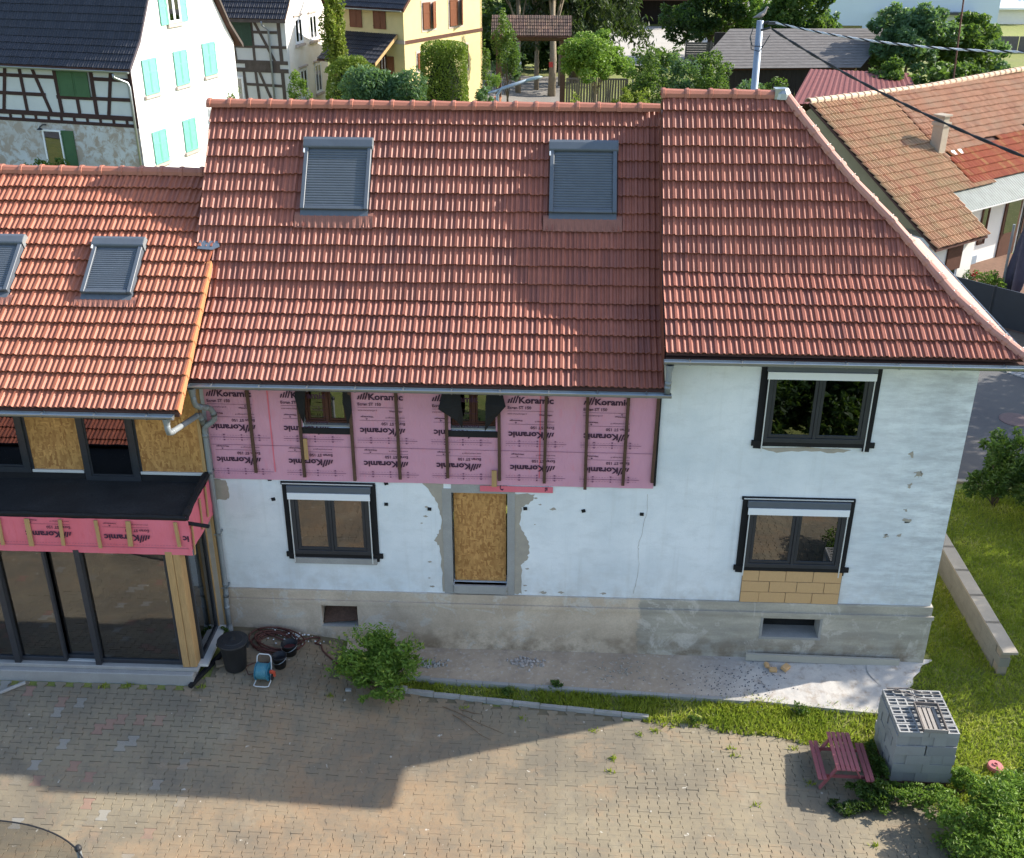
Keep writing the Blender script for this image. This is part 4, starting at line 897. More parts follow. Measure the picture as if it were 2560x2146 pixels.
def in_lawn(x, y):
    if x < 5.95 or y > 7 or x > 14: return False
    if y > -.1: return x > 7.45+.06*math.sin(y*7) and not (y > -.45 and 8.58 < x < 8.86)
    if y > -1.3: return x > 7.40-(.9)*(-y)/1.2+.05*math.sin(y*11)+random.uniform(-.1, .05)
    return x > 6.0+max(0, (-1.9-y))*.45 and y > -4.5
grass('strip_grass', scatter(30000, -3, 6.4, -2.2, -.8, lambda x, y: in_strip(x, y) and random.random() < (.45+.55*(math.sin(x*3.1)*math.sin(x*1.3+1) > -.3)) and (x > -.2 or random.random() < .7)), .085, 'long grass and weeds on the strip between kerb and walkway')
grass('lawn', scatter(120000, 5.9, 12.6, -4.6, 7, in_lawn), .062, 'bright lawn grass on the right side of the house')
# tufts in the paving joints
def tuft(x, y, n, h, spread): return np.stack([rng.normal(x, spread, n), rng.normal(y, spread*.7, n), np.full(n, zf(x, y)-.01)], 1)
tf = [tuft(x, y, int(14+22*random.random()), .05, .045) for x, y in ((3.3, -2.3), (3.35, -2.45), (4.45, -2.2), (4.6, -2.95), (1.2, -2.6), (1.15, -2.9), (3.6, -3.5), (2.0, -1.95), (1.7, -2.05), (-4.0, -1.55), (-6.35, -1.65), (-7.7, -1.68), (-8.2, -1.7), (5.4, -4.2), (.9, -2.0), (-.4, -1.75), (-1.5, -1.55))]
grass('paving_weeds', np.concatenate(tf), .06, 'small weeds growing in the joints of the paving')
# ================================================================== FOREGROUND THINGS
# stack of concrete blocks (1.0 x 1.1 m footprint)
def block_mesh(L, W, H, nx, ny_):
    b = MB(); t = .026
    b.box(0, L, 0, t, 0, H); b.box(0, L, W-t, W, 0, H)
    for k in range(1, ny_): b.box(t, L-t, W*k/ny_-t/2.4, W*k/ny_+t/2.4, .004, H-.002)
    for k in range(nx+1):
        x = k*(L-t)/nx; b.box(x, x+t, t, W-t, .002, H-.001)
    b.box(t, L-t, t, W-t, .0, .02)
    return b.mesh('concrete_block', m_block)
bm_s = block_mesh(.494, .205, .194, 3, 2); bm_t = block_mesh(.494, .205, .10, 3, 2)
SX, SY, SZ = 5.935, -2.93, zf(6.4, -2.3)+.10
NTH = ['first', 'second', 'third', 'fourth', 'fifth']
ordn = ['bottom', 'second', 'third', 'fourth', 'fifth']
def blk(me, M, label, group):
    o = link('concrete_block', me); o.matrix_basis = M; tag(o, label, 'block', group)
z = SZ
for L in range(5):
    lab = f'grey hollow concrete block in the {ordn[L]} layer of the block stack'; ox, oy = random.uniform(-.012, .012), random.uniform(-.012, .012)
    for k in range(5 if L % 2 == 1 else 2):
        for q in range(2 if L % 2 == 1 else 5):
            J = Matrix.Rotation(random.uniform(-.006, .006), 4, 'Z')
            if L % 2 == 1: M = Matrix.Translation((SX+q*.507+ox+random.uniform(-.012, .012), SY+.01+k*.222+oy, z)) @ J
            else: M = Matrix.Translation((SX+.205+q*.206+ox, SY+.02+k*.55+oy+random.uniform(-.014, .014), z)) @ J @ Matrix.Rotation(R(90), 4, 'Z')
            rowl, coll = (k, q) if L % 2 == 1 else (q, k)
            lab = f'grey concrete block in the {ordn[L]} layer, {["left", "right"][q]} half, {NTH[k]} row from the front' if L % 2 == 1 else f'grey concrete block in the {ordn[L]} layer, {["front", "rear"][k]} half, {NTH[q]} from the left'
            blk(bm_s, M, lab, f'concrete blocks of the {ordn[L]} layer')
    z += .2
for k in range(5):
    for q in range(2):
        blk(bm_t, Matrix.Translation((SX+.005+q*.503, SY+.0+k*.222, z)) @ Matrix.Rotation(random.uniform(-.008, .008), 4, 'Z'), f'open-celled top-layer block, {["left", "right"][q]} half, {NTH[k]} row from the front of the stack', 'concrete blocks of the top layer')
ztop = z+.10
pt = thing('pallet', (6.43, -2.4, SZ-.1), 'wooden pallet under the stack of concrete blocks', 'pallet')
for k in range(5): one('pallet_board', m_woodo, pt, (5.95, 6.93, -2.92+k*.25, -2.82+k*.25, SZ-.025, SZ-.003))
for k in range(3): one('pallet_block', m_woodo, pt, (5.96+k*.43, 6.06+k*.43, -2.9, -1.85, SZ-.11, SZ-.027))
m_grey = simple('grey_weathered_wood', (.34, .31, .28), .85, .3, 5, stretch=(10, 2, 10)); m_greyd = simple('dark_weathered_wood', (.19, .165, .15), .85, .3, 5)
cr_ = thing('crate', (6.53, -2.6, ztop), 'open grey slatted wooden crate on top of the block stack', 'crate')
Fc_ = Matrix.Translation((6.53, -2.62, ztop+.003)) @ Matrix.Rotation(R(-3), 4, 'Z')
for k in range(4):
    b = MB(Fc_); b.box(-.145+k*.078, -.09+k*.078, -.33, .33, .012, .024); b.build('slat', m_grey, cr_)
for sx_ in (-1, 1):
    b = MB(Fc_); b.box(sx_*.195-.008, sx_*.195+.008, -.35, .35, .03, .10); b.build('side_board', m_greyd, cr_)
    b = MB(Fc_); b.box(-.187, .187, sx_*.342-.008, sx_*.342+.008, .03, .10); b.build('end_board', m_grey if sx_ < 0 else m_greyd, cr_)
for yy in (-.25, .0, .25):
    b = MB(Fc_); b.box(-.187, .187, yy-.02, yy+.02, 0, .011); b.build('cross_batten', m_greyd, cr_)
for k, (a, c) in enumerate((((6.02, -1.90, .03), (6.75, -2.18, .06)), ((6.0, -1.86, .04), (6.45, -2.02, .05)), ((6.1, -1.93, .06), (6.3, -1.98, .08)), ((6.15, -1.84, .03), (6.9, -1.99, .03)))):
    a, c = Vector((a[0], a[1], ztop+a[2])), Vector((c[0], c[1], ztop+c[2])); b = MB(); b.tube([a, a.lerp(c, .3)+Vector((0, .03, .02)), a.lerp(c, .6)+Vector((0, -.02, .0)), c], [.016, .012, .012, .006], 5)
    tag(b.build('dry_stick', m_greyd), ['longest dry grey stick across the back of the block stack', 'second dry stick at the back left of the block stack', 'short thick stick stub on the back left of the stack', 'thin dry stick along the rear edge of the block stack'][k], 'stick', 'dry sticks on the block stack')
# little picnic table
m_pink = simple('faded_red_paint', (.36, .115, .125), .6, .15, 5, col2=(.29, .09, .10))
pc = thing('picnic_table', (5.15, -2.7, zf(5.1, -2.7)), 'small faded red picnic table with two attached benches beside the block stack', 'picnic table')
zt = zf(5.1, -2.7); FT = Matrix.Translation((5.14, -2.69, zt)) @ Matrix.Rotation(R(-1.5), 4, 'Z')
for k in range(5):
    b = MB(FT); x = -.195+k*.082; b.box(x, x+.066, -.48, .46, .515, .537); b.build('table_plank', m_pink, pc, bevel=.003)
for s in (-1, 1):
    for k in range(2):
        b = MB(FT); x = s*.40-.075+k*.08; b.box(x, x+.068, -.48, .46, .295, .317); b.build('bench_plank', m_pink, pc, bevel=.003)
    for yy in (-.36, .34):
        b = MB(FT); b.beam((s*.40, yy, -.0), (s*.13, yy, .515), .022, .07, upv=(0, 1, 0)); b.build('leg', m_pink, pc)
for yy in (-.335, .315):
    b = MB(FT); b.box(-.46, .46, yy-.011, yy+.011, .235, .295); b.build('cross_bar', m_pink, pc); b = MB(FT); b.box(-.19, .19, yy-.011, yy+.011, .46, .514); b.build('top_batten', m_pink, pc)
# pink round lid in the grass
b = MB(); b.lathe([(0, .05), (.03, .05), (.032, .07), (.045, .07), (.05, .05), (.12, .045), (.135, .02), (.135, -.03)], (7.93, -2.4, zf(7.93, -2.4)+.03), 20)
tag(b.build('frisbee_disc', simple('pink_plastic', (.48, .17, .17), .5, .1), smooth=False), 'faded pink round disc lying in the grass behind the bush', 'disc')
# bin, buckets, hose, reel
bx_, by_ = -5.83, -1.16; bz = zf(bx_, by_)+.004; b = MB()
bn = thing('dustbin', (bx_, by_, bz), 'large black plastic bin with a flat lid beside the bay', 'bin')
b.lathe([(0, .02), (.19, 0), (.20, .02), (.245, .56), (.262, .57), (.262, .60), (.25, .60)], (bx_, by_, bz), 28); m_bin = simple('black_plastic', (.022, .023, .026), .55, .3, 6, spec=.4); b.build('body', m_bin, bn, smooth=True)
b = MB(); b.lathe([(.285, .585), (.29, .60), (.285, .625), (.2, .635), (.19, .645), (.05, .65), (.045, .69), (0, .70)], (bx_, by_, bz), 28); b.build('lid', m_bin, bn)
for s in (-1, 1): one('handle', m_bin, bn, (bx_+s*.28-.02, bx_+s*.28+.02, by_-.06, by_+.06, bz+.50, bz+.56))
def bucket(x, y, r, h, label, inner):
    z = zf(x, y)+.004; t = thing('bucket', (x, y, z), label, 'bucket'); b = MB()
    b.lathe([(0, .01), (r*.8, 0), (r, h), (r*1.06, h), (r*1.06, h+.012), (r*.97, h+.012), (r*.8, .04)], (x, y, z), 22); b.build('pail', m_bin, t, smooth=True)
    b = MB(); b.tube([(x+r*1.05*math.cos(a), y+r*1.05*math.sin(a)*.95-.02, z+h*.95-.10*math.sin(a*.5+0)*abs(math.sin(a))) for a in np.linspace(math.pi, 2*math.pi, 12)], .005, 5); b.build('handle', m_zinc, t)
    b = MB(); b.lathe([(0, h*.55), (r*.9, h*.55)], (x, y, z), 18); b.build('contents', inner, t)
bucket(-5.03, -1.02, .135, .24, 'small black bucket with wire handle in front of the hose', m_bin)
bucket(-4.92, -.66, .15, .23, 'black bucket holding reddish water beside the hose coil', simple('red_water', (.16, .05, .05), .2, .2))
m_hose = simple('brown_hose', (.12, .045, .035), .5, .25, 8); b = MB(); pts = []
for k in range(150):
    a = k*.27; rr_ = .30+.07*math.sin(a*.37)+.03*math.sin(a*1.9); x = -5.25+rr_*1.35*math.cos(a)+.05*math.sin(a*.21); y = -.45+rr_*.8*math.sin(a)+.04*math.cos(a*.33)
    pts.append((x, y, zf(x, y)+.02+.0006*k))
for k in range(14):
    q = k/13; x = -4.86+q*.35; y = -.45+.3*q; pts.append((x, y, zf(x, y)+.02+.05*math.sin(q*3.14)))
for k in range(24):
    q = k/23; x = -4.5+.06*math.cos(q*6)-.05*q+(.5*q if q > .3 else 0); y = -.16-.62*q; pts.append((x, y, zf(x, y)+.02))
for k in range(14):
    q = k/13; x = -4.0+.55*q; y = -.80-.16*q; pts.append((x, y, zf(x, y)+.03))
b.tube(pts, .016, 6); tag(b.build('garden_hose', m_hose, smooth=True), 'reddish brown garden hose lying in a coil against the plinth', 'hose')
rx, ry = -5.24, -1.42; rz_ = zf(rx, ry); re = thing('hose_reel', (rx, ry, rz_), 'hose reel with blue hose and pale metal frame on the paving', 'hose reel')
m_blue = simple('blue_hose', (.05, .25, .34), .45, .3, 14, col2=(.20, .38, .40)); m_redp = simple('orange_plastic', (.62, .10, .05), .4, .1)
FR_ = Matrix.Translation((rx, ry, rz_)) @ Matrix.Rotation(R(-4), 4, 'Z')
b = MB(FR_); b.tube([(-.14, -.18, .02), (-.14, -.05, .03), (-.14, .08, .28), (-.13, .13, .46), (-.09, .145, .5), (.09, .145, .5), (.13, .13, .46), (.14, .08, .28), (.14, -.05, .03), (.14, -.18, .02), (.09, -.20, .02), (-.09, -.20, .02)], .011, 7, closed=True); b.build('frame', m_alu, re, smooth=True)
b = MB(FR_); MX = Matrix.Translation((-.12, .0, .22)) @ Matrix.Rotation(R(90), 4, 'Y')
b.lathe([(.17, 0), (.17, .01), (.08, .012), (.08, .228), (.17, .23), (.17, .24)], n=22, M=MX); b.build('drum', simple('blue_plastic', (.04, .20, .30), .4, .1), re)
b = MB(FR_); 
for L_ in range(3):
    pp = []
    for k in range(9*14+1):
        a = k*2*math.pi/14; pp.append((-.10+.2*((k/126) if L_ % 2 == 0 else 1-k/126), (.095+.024*L_)*math.cos(a), .22+(.095+.024*L_)*math.sin(a)))
    b.tube(pp, .012, 5)
b.build('wound_hose', m_blue, re, smooth=True)
b = MB(FR_); b.lathe([(.0, 0), (.035, 0), (.04, .05), (.02, .06), (.02, .1), (0, .1)], n=10, M=Matrix.Translation((.13, 0, .22)) @ Matrix.Rotation(R(90), 4, 'Y')); b.box(.19, .23, -.015, .015, .12, .24); b.build('crank', m_redp, re)
b = MB(FR_); b.lathe([(0, 0), (.06, 0), (.06, .03), (0, .03)], n=14, M=Matrix.Translation((.15, .0, .10)) @ Matrix.Rotation(R(90), 4, 'Y')); b.build('wheel', m_bin, re)
b = MB(); b.tube([(rx-.16, ry+.05, rz_+.12), (rx-.32, ry+.1, zf(rx-.3, ry)+.015), (rx-.42, ry+.28, zf(rx-.42, ry+.28)+.012), (rx-.25, ry+.42, zf(rx-.25, ry+.42)+.012), (rx-.02, ry+.45, zf(rx, ry+.45)+.012)], .009, 5); b.build('hose_end', m_hose, re, smooth=True)
# beam leaning at the foot of the right plinth, stones, rubble
zb_ = zf(5.3, -.15); b = MB(); b.beam((3.86, -.16, zb_+.14), (6.8, -.16, zb_+.10), .05, .15, upv=(0, 0, 1)); tag(b.build('concrete_beam', simple('pale_beam', (.46, .43, .36), .9, .12, 3)), 'long pale concrete lintel standing at the foot of the right plinth', 'lintel')
for k, (x, y, s) in enumerate(((4.35, -.42, .10), (4.6, -.36, .12), (4.25, -.30, .09))):
    b = MB(); b.cbox((0, 0, 0), (s*1.4, s, s*.7), M=Matrix.Translation((x, y, zf(x, y)+.045+s*.33)) @ Matrix.Rotation(k*.8, 4, 'Z') @ Matrix.Rotation(.2*k, 4, 'X')); tag(b.build('brick_rubble', m_orange, bevel=.01), ['broken tan brick nearest the walkway edge below the right vent', 'larger broken tan brick beside the lintel end', 'tan brick shard left of the broken bricks'][k], 'rubble')
def rubble(name, label, x, y, n, sp, s, mat):
    b = MB()
    for _ in range(n):
        px, py = random.gauss(x, sp), random.gauss(y, sp*.5)
        if py > -.1: continue
        q = s*random.uniform(.5, 1.4); M = Matrix.Translation((px, py, zf(px, py)+.045+q*.3)) @ Matrix.Rotation(random.uniform(0, 6), 4, (random.random(), random.random(), 1)); b.cbox((0, 0, 0), (q*1.3, q, q*.7), M=M)
    return tag(b.build(name, mat), label, 'rubble', kind='stuff')
rubble('rubble', 'small heap of grey rubble on the walkway right of the shrub', -2.25, -.5, 60, .14, .035, m_conc)
rubble('rubble', 'heap of pale stone chips in the middle of the walkway', -.4, -.4, 90, .16, .035, simple('pale_chips', (.45, .40, .36), .9, .2, 20))
rubble('rubble', 'scattered brown rubble on the walkway below the wall crack', 1.45, -.55, 70, .3, .022, m_bare)
rubble('rubble', 'dark grey grit spread on the white dust below the right window', 3.6, -.75, 260, .55, .013, simple('grit', (.14, .15, .17), .9, .2, 20))
rubble('rubble', 'white plaster crumbs by the hose under the left vent', -5.0, -.2, 80, .28, .02, m_wpanel)
m_tw = simple('dry_twig', (.20, .13, .08), .9, .2)
for k, (a, c) in enumerate((((-1.9, -1.55), (-.75, -2.15)), ((-1.7, -1.75), (-1.0, -2.3)), ((-1.6, -1.6), (-1.15, -1.72)))):
    b = MB(); q = [(a[0]+(c[0]-a[0])*i/5+random.uniform(-.02, .02), a[1]+(c[1]-a[1])*i/5+random.uniform(-.02, .02)) for i in range(6)]; b.tube([(x, y, zf(x, y)+.02) for x, y in q], [.009, .008, .007, .006, .005, .003], 4)
    tag(b.build('twig', m_tw), ['long dry twig lying from the shrub out over the paving', 'dry twig beside the long one below the shrub', 'short dry twig at the kerb by the shrub'][k], 'twig')
b = MB(); b.cbox((0, 0, 0), (.12, .08, .05), M=Matrix.Translation((-3.68, -1.38, zf(-3.68, -1.38)+.03))); tag(b.build('stone', m_conc, bevel=.015), 'small pale stone lying beside the shrub', 'stone')
b = MB(); b.tube([(-10.0, -1.95, zf(-10, -1.95)+.04), (-9.62, -1.72, zf(-9.6, -1.7)+.04)], .035, 10); tag(b.build('plastic_tube', m_conc), 'short pale tube on the paving at the left edge', 'tube')
b = MB(); b.beam((-6.55, -1.70, zf(-6.55, -1.70)+.04), (-6.12, -.75, zf(-6.12, -.75)+.04), .07, .07); tag(b.build('black_offcut', m_black), 'black strip lying along the concrete base of the bay', 'offcut')
b = MB(); b.cbox((0, 0, 0), (.2, .16, .05), M=Matrix.Translation((-6.12, -1.12, zf(-6.12, -1.12)+.03)) @ Matrix.Rotation(.4, 4, 'Z')); tag(b.build('loose_paver', m_pav), 'loose grey paver lying between the bay and the bin', 'paver')
# shrub by the wall (elder), weeds, bush
def shrub(name, label, base, c, r, n, size, mat, seed, nb=16, stems=9, cat='shrub', shell=.35, aspect=.42, rs=.4, group=None):
    t = thing(name, base, label, cat, group); b = MB(); rr = random.Random(seed); nb = int(nb*1.5); bl = crown_blobs(c, r, nb, rs*.82, seed)
    for k in range(stems):
        q = Vector(bl[1+k % nb][:3]); s = Vector(base)+Vector((rr.uniform(-.12, .12)*r[0], rr.uniform(-.12, .12)*r[1], -.05)); b.tube([s, s.lerp(q, .5)+Vector((0, 0, .1*r[2])), q], [.018, .013, .006], 5)
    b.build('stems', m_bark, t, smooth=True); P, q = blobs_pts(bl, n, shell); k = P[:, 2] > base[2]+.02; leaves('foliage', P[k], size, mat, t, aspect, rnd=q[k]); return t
sb = shrub('elder_shrub', 'round green shrub growing in the paving in front of the plinth', (-3.1, -1.32, zf(-3.1, -1.32)), (-3.15, -1.28, .92), (.82, .62, .62), 7200, .085, m_lfl, 5, 22, 12, rs=.36)
P = []; D = []
rr = random.Random(9)
for k in range(46):                          # long compound leaves standing out of the shrub
    a, e = rr.uniform(0, 6.28), rr.uniform(.0, 1.3); d = Vector((math.cos(a)*math.cos(e), math.sin(a)*math.cos(e)*.75, math.sin(e))); o_ = Vector((-3.15, -1.28, .92))+Vector((d.x*.72, d.y*.55, d.z*.56))
    for i in range(7):
        c0 = o_+d*(.05*i); s_ = d.cross(Vector((0, 0, 1))).normalized()
        for sg in (-1, 1): P.append(c0+s_*sg*.05); D.append(s_*sg+d*.5)
leaves('leaf_spray', np.array(P), .085, m_lfl, sb, .4, dirs=np.array(D)*2)['kind'] = 'stuff'
for k in range(9):
    x, y = (-3.6, -1.5) if k == 0 else (rr.uniform(-3.7, -2.4), rr.uniform(-1.6, -1.45)); 
tagw = lambda *a: None
shrub('leafy_weed', 'leafy weeds between picnic table and block stack', (5.6, -3.15, zf(5.6, -3.15)), (5.62, -3.25, .12), (.48, .42, .26), 2600, .07, m_lf, 11, 14, 4, 'weeds', rs=.3)
shrub('leafy_weed', 'low dark weeds in the shadow below the picnic table', (5.0, -3.55, zf(5.0, -3.5)), (5.15, -3.5, .04), (.46, .2, .14), 1300, .06, m_lfd, 12, 12, 3, 'weeds', rs=.3)
shrub('leafy_weed', 'weeds climbing the left side of the block stack', (5.83, -2.5, zf(5.8, -2.5)), (5.80, -2.6, .16), (.14, .5, .28), 1500, .06, m_lf, 13, 12, 3, 'weeds', rs=.4)
shrub('leafy_weed', 'pale weeds along the front foot of the block stack', (6.4, -3.3, zf(6.4, -3.3)), (6.3, -3.3, .16), (.6, .28, .22), 2400, .055, m_lfl, 14, 16, 5, 'weeds', rs=.28)
shrub('leafy_weed', 'yellowish weeds between bush and block stack', (7.05, -2.95, zf(7, -2.9)), (7.15, -2.85, .16), (.42, .3, .26), 1700, .06, m_lfl, 15, 12, 4, 'weeds', rs=.3)
for k, (x, y, s, lab) in enumerate(((4.7, -1.35, .2, 'small leafy weed at the edge of the white dust'), (.2, -1.0, .15, 'small weed on the walkway edging in the middle'), (-.75, -1.15, .14, 'weed tuft in the grass strip near the shrub'), (2.7, -1.7, .14, 'broad-leaved weed in the shaded grass strip'), (-6.25, -.35, .16, 'weed growing at the foot of the downpipe'))):
    shrub('small_weed', lab, (x, y, zf(x, y)), (x, y, zf(x, y)+s*.5), (s, s*.8, s*.6), 170, .06, m_lf, 50+k, 6, 2, 'weed', rs=.4)
bush = shrub('round_bush', 'dense sunlit green bush in the bottom right corner', (7.35, -4.0, zf(7.3, -4)), (7.5, -4.1, .32), (1.15, 1.05, .72), 15000, .075, m_lfl, 21, 34, 14, 'bush', rs=.33)
shrub('round_bush', 'darker bush behind the sunlit bush at the right edge', (8.35, -3.2, zf(8.3, -3.2)), (8.4, -3.35, .35), (.7, .6, .6), 5000, .07, m_lf, 22, 20, 8, 'bush', rs=.35)
# low concrete block wall on the right
lw = thing('garden_wall', (8.72, 2, .36), 'low grey concrete block wall running along the right lawn', 'wall')
m_lwall = simple('garden_wall_block', (.25, .235, .2), .95, .18, 3, bump=.4); m_cope = simple('coping', (.33, .29, .235), .9, .15, 3)
wme = {}
b = MB(); b.box(-.10, .10, .004, .496, .003, .197); wme = b.mesh('wall_block', m_lwall); one('wall_core', m_mortar, lw, (8.635, 8.805, -.28, 5.0, .1, .96))
for r_ in range(4):
    for k in range(11):
        o = link('wall_block', wme, lw); yy = -.30+k*.5-(.25 if r_ % 2 else 0)
        if yy < -.31: continue
        o.matrix_basis = Matrix.Translation((8.72, yy, .17+r_*.2)) @ Matrix.Rotation(random.uniform(-.004, .004), 4, 'Z')
b = MB(); b.box(-.14, .14, .003, .997, 0, .05); cme = b.mesh('coping_stone', m_cope)
for k in range(6): o = link('coping_stone', cme, lw); o.matrix_basis = Matrix.Translation((8.72, -.45+k*.92, .972))
# trampoline net at the lower left
tr = thing('trampoline', (-7.9, -7.9, 0), 'trampoline safety net with grey foam pole in the lower left corner', 'trampoline'); cx_, cy_, rd_ = -7.85, -8.05, 2.05
m_net, t_, b_ = newmat('dark_net'); t_.nodes.remove(b_); a_ = t_.nodes.new('ShaderNodeBsdfTransparent'); c_ = t_.nodes.new('ShaderNodeBsdfDiffuse'); c_.inputs[0].default_value = (.03, .03, .03, 1); x_ = t_.nodes.new('ShaderNodeMixShader'); x_.inputs[0].default_value = .42
t_.links.new(a_.outputs[0], x_.inputs[1]); t_.links.new(c_.outputs[0], x_.inputs[2]); t_.links.new(x_.outputs[0], t_.nodes['Material Output'].inputs[0])
angs = np.linspace(0, 2*math.pi, 73); vs = []
for a in angs: 
    sag = -.07*abs(math.sin((a-R(48.5))*3))
    vs += [(cx_+rd_*math.cos(a), cy_+rd_*math.sin(a), .1), (cx_+rd_*math.cos(a), cy_+rd_*math.sin(a), 1.78+sag)]
b = MB(); b.add(vs, [(2*i, 2*i+2, 2*i+3, 2*i+1) for i in range(72)]); b.build('net', m_net, tr)
b = MB(); b.tube(vs[1::2][:-1], .012, 5, closed=True); b.build('net_rim', m_bin, tr)
b = MB(); b.tube([(cx_+rd_*.65*math.cos(a), cy_+rd_*.65*math.sin(a), .7) for a in angs[:-1]], .04, 6, closed=True); b.build('frame_ring', m_zincd, tr)
b = MB(); b.lathe([(0, .70), (rd_*.62, .70)], (cx_, cy_, 0), 40); b.build('mat', m_bin, tr)
for k in range(6):
    a = R(48.5)+k*math.pi/3; x, y = cx_+rd_*1.01*math.cos(a), cy_+rd_*1.01*math.sin(a)
    b = MB(); b.tube([(x, y, zf(x, y)), (x, y, 1.74)], .035, 10); b.build('pole', m_zincd, tr)
    b = MB(); b.lathe([(.03, 0), (.05, .03), (.05, .07), (.03, .10), (0, .11)], (x, y, 1.73), 10); b.build('pole_cap', m_bin, tr)
# ================================================================== BEHIND THE HOUSE
def asph(name, c0, c1, sc=3):
    m, t, b = newmat(name); p = posn(t); n1 = noisen(t, p, .4, 5); n2 = noisen(t, p, 90, 2); c = mixc(t, ramp(t, n1, .35, .65), c0, c1); c = mixc(t, ramp(t, n2, .3, .75, 0, .5), c, tuple(x*.55 for x in c0))
    t.links.new(c, b.inputs['Base Color']); b.inputs['Roughness'].default_value = .9; return m
def struct(o): o['kind'] = 'structure'; return o
def sheet(name, pts, dz, mat):
    b = MB(); b.add([(x, y, zf(x, y)+dz) for x, y in pts], [tuple(range(len(pts)))]); return struct(b.build(name, mat))
m_asph = asph('asphalt', (.085, .085, .088), (.115, .113, .11))
drape('street', lambda x, y: 7.5 < y < 24 and not (x < 13.5 and y > 20), -40, 40, 7.5, 24, 80, 12, .0, m_asph)
sheet('setts_area', [(8.2, 7.52), (14, 7.52), (13.2, 9.2), (11.2, 10.3), (8.2, 10.9)], .012, asph('setts', (.10, .09, .085), (.13, .12, .11)))
sheet('brick_pavement', [(13.2, 15.9), (17.2, 11.6), (22, 16), (16.9, 19.6)], .010, simple('brown_pavers', (.20, .15, .11), .9, .25, 5, fine=9))
sheet('patio', [(13.6, 20.3), (17, 17.2), (24, 26), (18, 28)], .016, simple('patio_brick', (.19, .11, .075), .9, .25, 5, fine=9))
sg = thing('gutter_setts', (14, 15, .4), 'double row of pale granite setts crossing the street behind the house', 'setts'); b = MB(); b.box(-.09, .09, -.09, .09, -.05, .03); sme = b.mesh('sett', simple('granite_sett', (.34, .34, .34), .9, .2, 9))
for k in range(34):
    for q in range(2):
        a = Vector((12.3, 16.9)).lerp(Vector((16.9, 11.9)), k/33); nx_ = Vector((.735, .678)); o = link('sett', sme, sg); o.matrix_basis = Matrix.Translation((a.x+nx_.x*.21*q, a.y+nx_.y*.21*q, zf(a.x, a.y)+.005)) @ Matrix.Rotation(R(-47), 4, 'Z')
b = MB(); b.lathe([(0, .018), (.42, .018), (.46, .012), (.46, 0)], (13.25, 11.2, zf(13, 11)), 26); tag(b.build('manhole_cover', simple('rusty_iron', (.15, .10, .095), .7, .2, 12)), 'round reddish manhole cover in the street behind the house', 'manhole cover')
one('street_kerb', m_cope, None, (7.4, 14, 7.36, 7.5, .2, .44)); tag(bpy.data.objects['street_kerb'], 'pale kerb between the back lawn and the street', 'kerb')
gv = asph('gravel', (.42, .38, .32), (.46, .42, .36)); drape('gravel_yard', lambda x, y: True, 5, 16, 84, 118, 6, 8, .0, gv); drape('far_yard', lambda x, y: True, 22, 36, 105, 190, 6, 8, .0, asph('pale_yard', (.30, .27, .23), (.36, .33, .28)))
drape('driveway', lambda x, y: True, -6.5, .4, 58, 77, 6, 8, .0, asph('old_asphalt', (.20, .18, .16), (.25, .23, .2)))
def axes(C, rho):
    r = R(rho); u = Vector((math.cos(r), -math.sin(r), 0)); g = Vector((math.sin(r), math.cos(r), 0)); z = Vector((0, 0, 1))
    F = Matrix((u, g, z)).transposed().to_4x4(); F.translation = (C[0], C[1], 0); G = Matrix((g, -u, z)).transposed().to_4x4(); G.translation = (C[0], C[1], 0); return F, G
def fbox(F, name, mat, parent, *bx, bevel=0):
    b = MB(F)
    for x in bx: b.box(*x)
    return b.build(name, mat, parent, bevel=bevel)
def timber(F, parent, mat, lines, w=.15, y=-.035, th=.03):
    for (a, c, *ww) in lines:
        b = MB(F); d = (ww[0] if ww else w)/2; dx, dz = c[0]-a[0], c[1]-a[1]; L = math.hypot(dx, dz); nx_, nz_ = -dz/L*d, dx/L*d; yy = y-random.uniform(0, .006)
        b.prism([(a[0]-nx_, yy, a[1]-nz_), (c[0]-nx_, yy, c[1]-nz_), (c[0]+nx_, yy, c[1]+nz_), (a[0]+nx_, yy, a[1]+nz_)], (0, th, 0)); b.build('beam', mat, parent)
def shutter(F, parent, x0, x1, z0, z1, mat, y=0., louv=0, name='shutter', ang=0, hinge=0):
    M = F
    if ang: M = F @ Matrix.Translation((x0 if hinge == 0 else x1, y-.01, 0)) @ Matrix.Rotation(ang, 4, 'Z') @ Matrix.Translation((-(x0 if hinge == 0 else x1), -(y-.01), 0))
    b = MB(M); e = .06; zm = z0+(z1-z0)*.62
    b.box(x0, x1, y-.045, y-.018, z0, z1)
    for q in ((x0, x0+e, z0, z1), (x1-e, x1, z0, z1), (x0+e, x1-e, z0, z0+e*1.3), (x0+e, x1-e, z1-e*1.3, z1), (x0+e, x1-e, zm-e*.6, zm+e*.6)): b.box(q[0], q[1], y-.058, y-.046, q[2], q[3])
    for k in range(louv):
        z = z0+.1+(z1-z0-.2)*k/louv; b.box(x0+e, x1-e, y-.066, y-.046, z, z+.025)
    for q in (z0+.15, z1-.15): b.box(x0-.03 if hinge == 0 else x1-.02, x0+.02 if hinge == 0 else x1+.03, y-.07, y-.04, q-.015, q+.015)
    return b.build(name, mat, parent)
m_dt, m_dta = [tilemat('slate_tile'+k, (.026, .028, .036), (.04, .042, .052), (.03, .03, .034), k, .42) for k in ('obj', 'att')]
m_oldw = simple('old_white_render', (.78, .77, .74), .9, .05, 1.2, bump=.2); m_lime = simple('limewash', (.60, .62, .62), .9, .1, 1.5, bump=.2, col2=(.50, .52, .53))

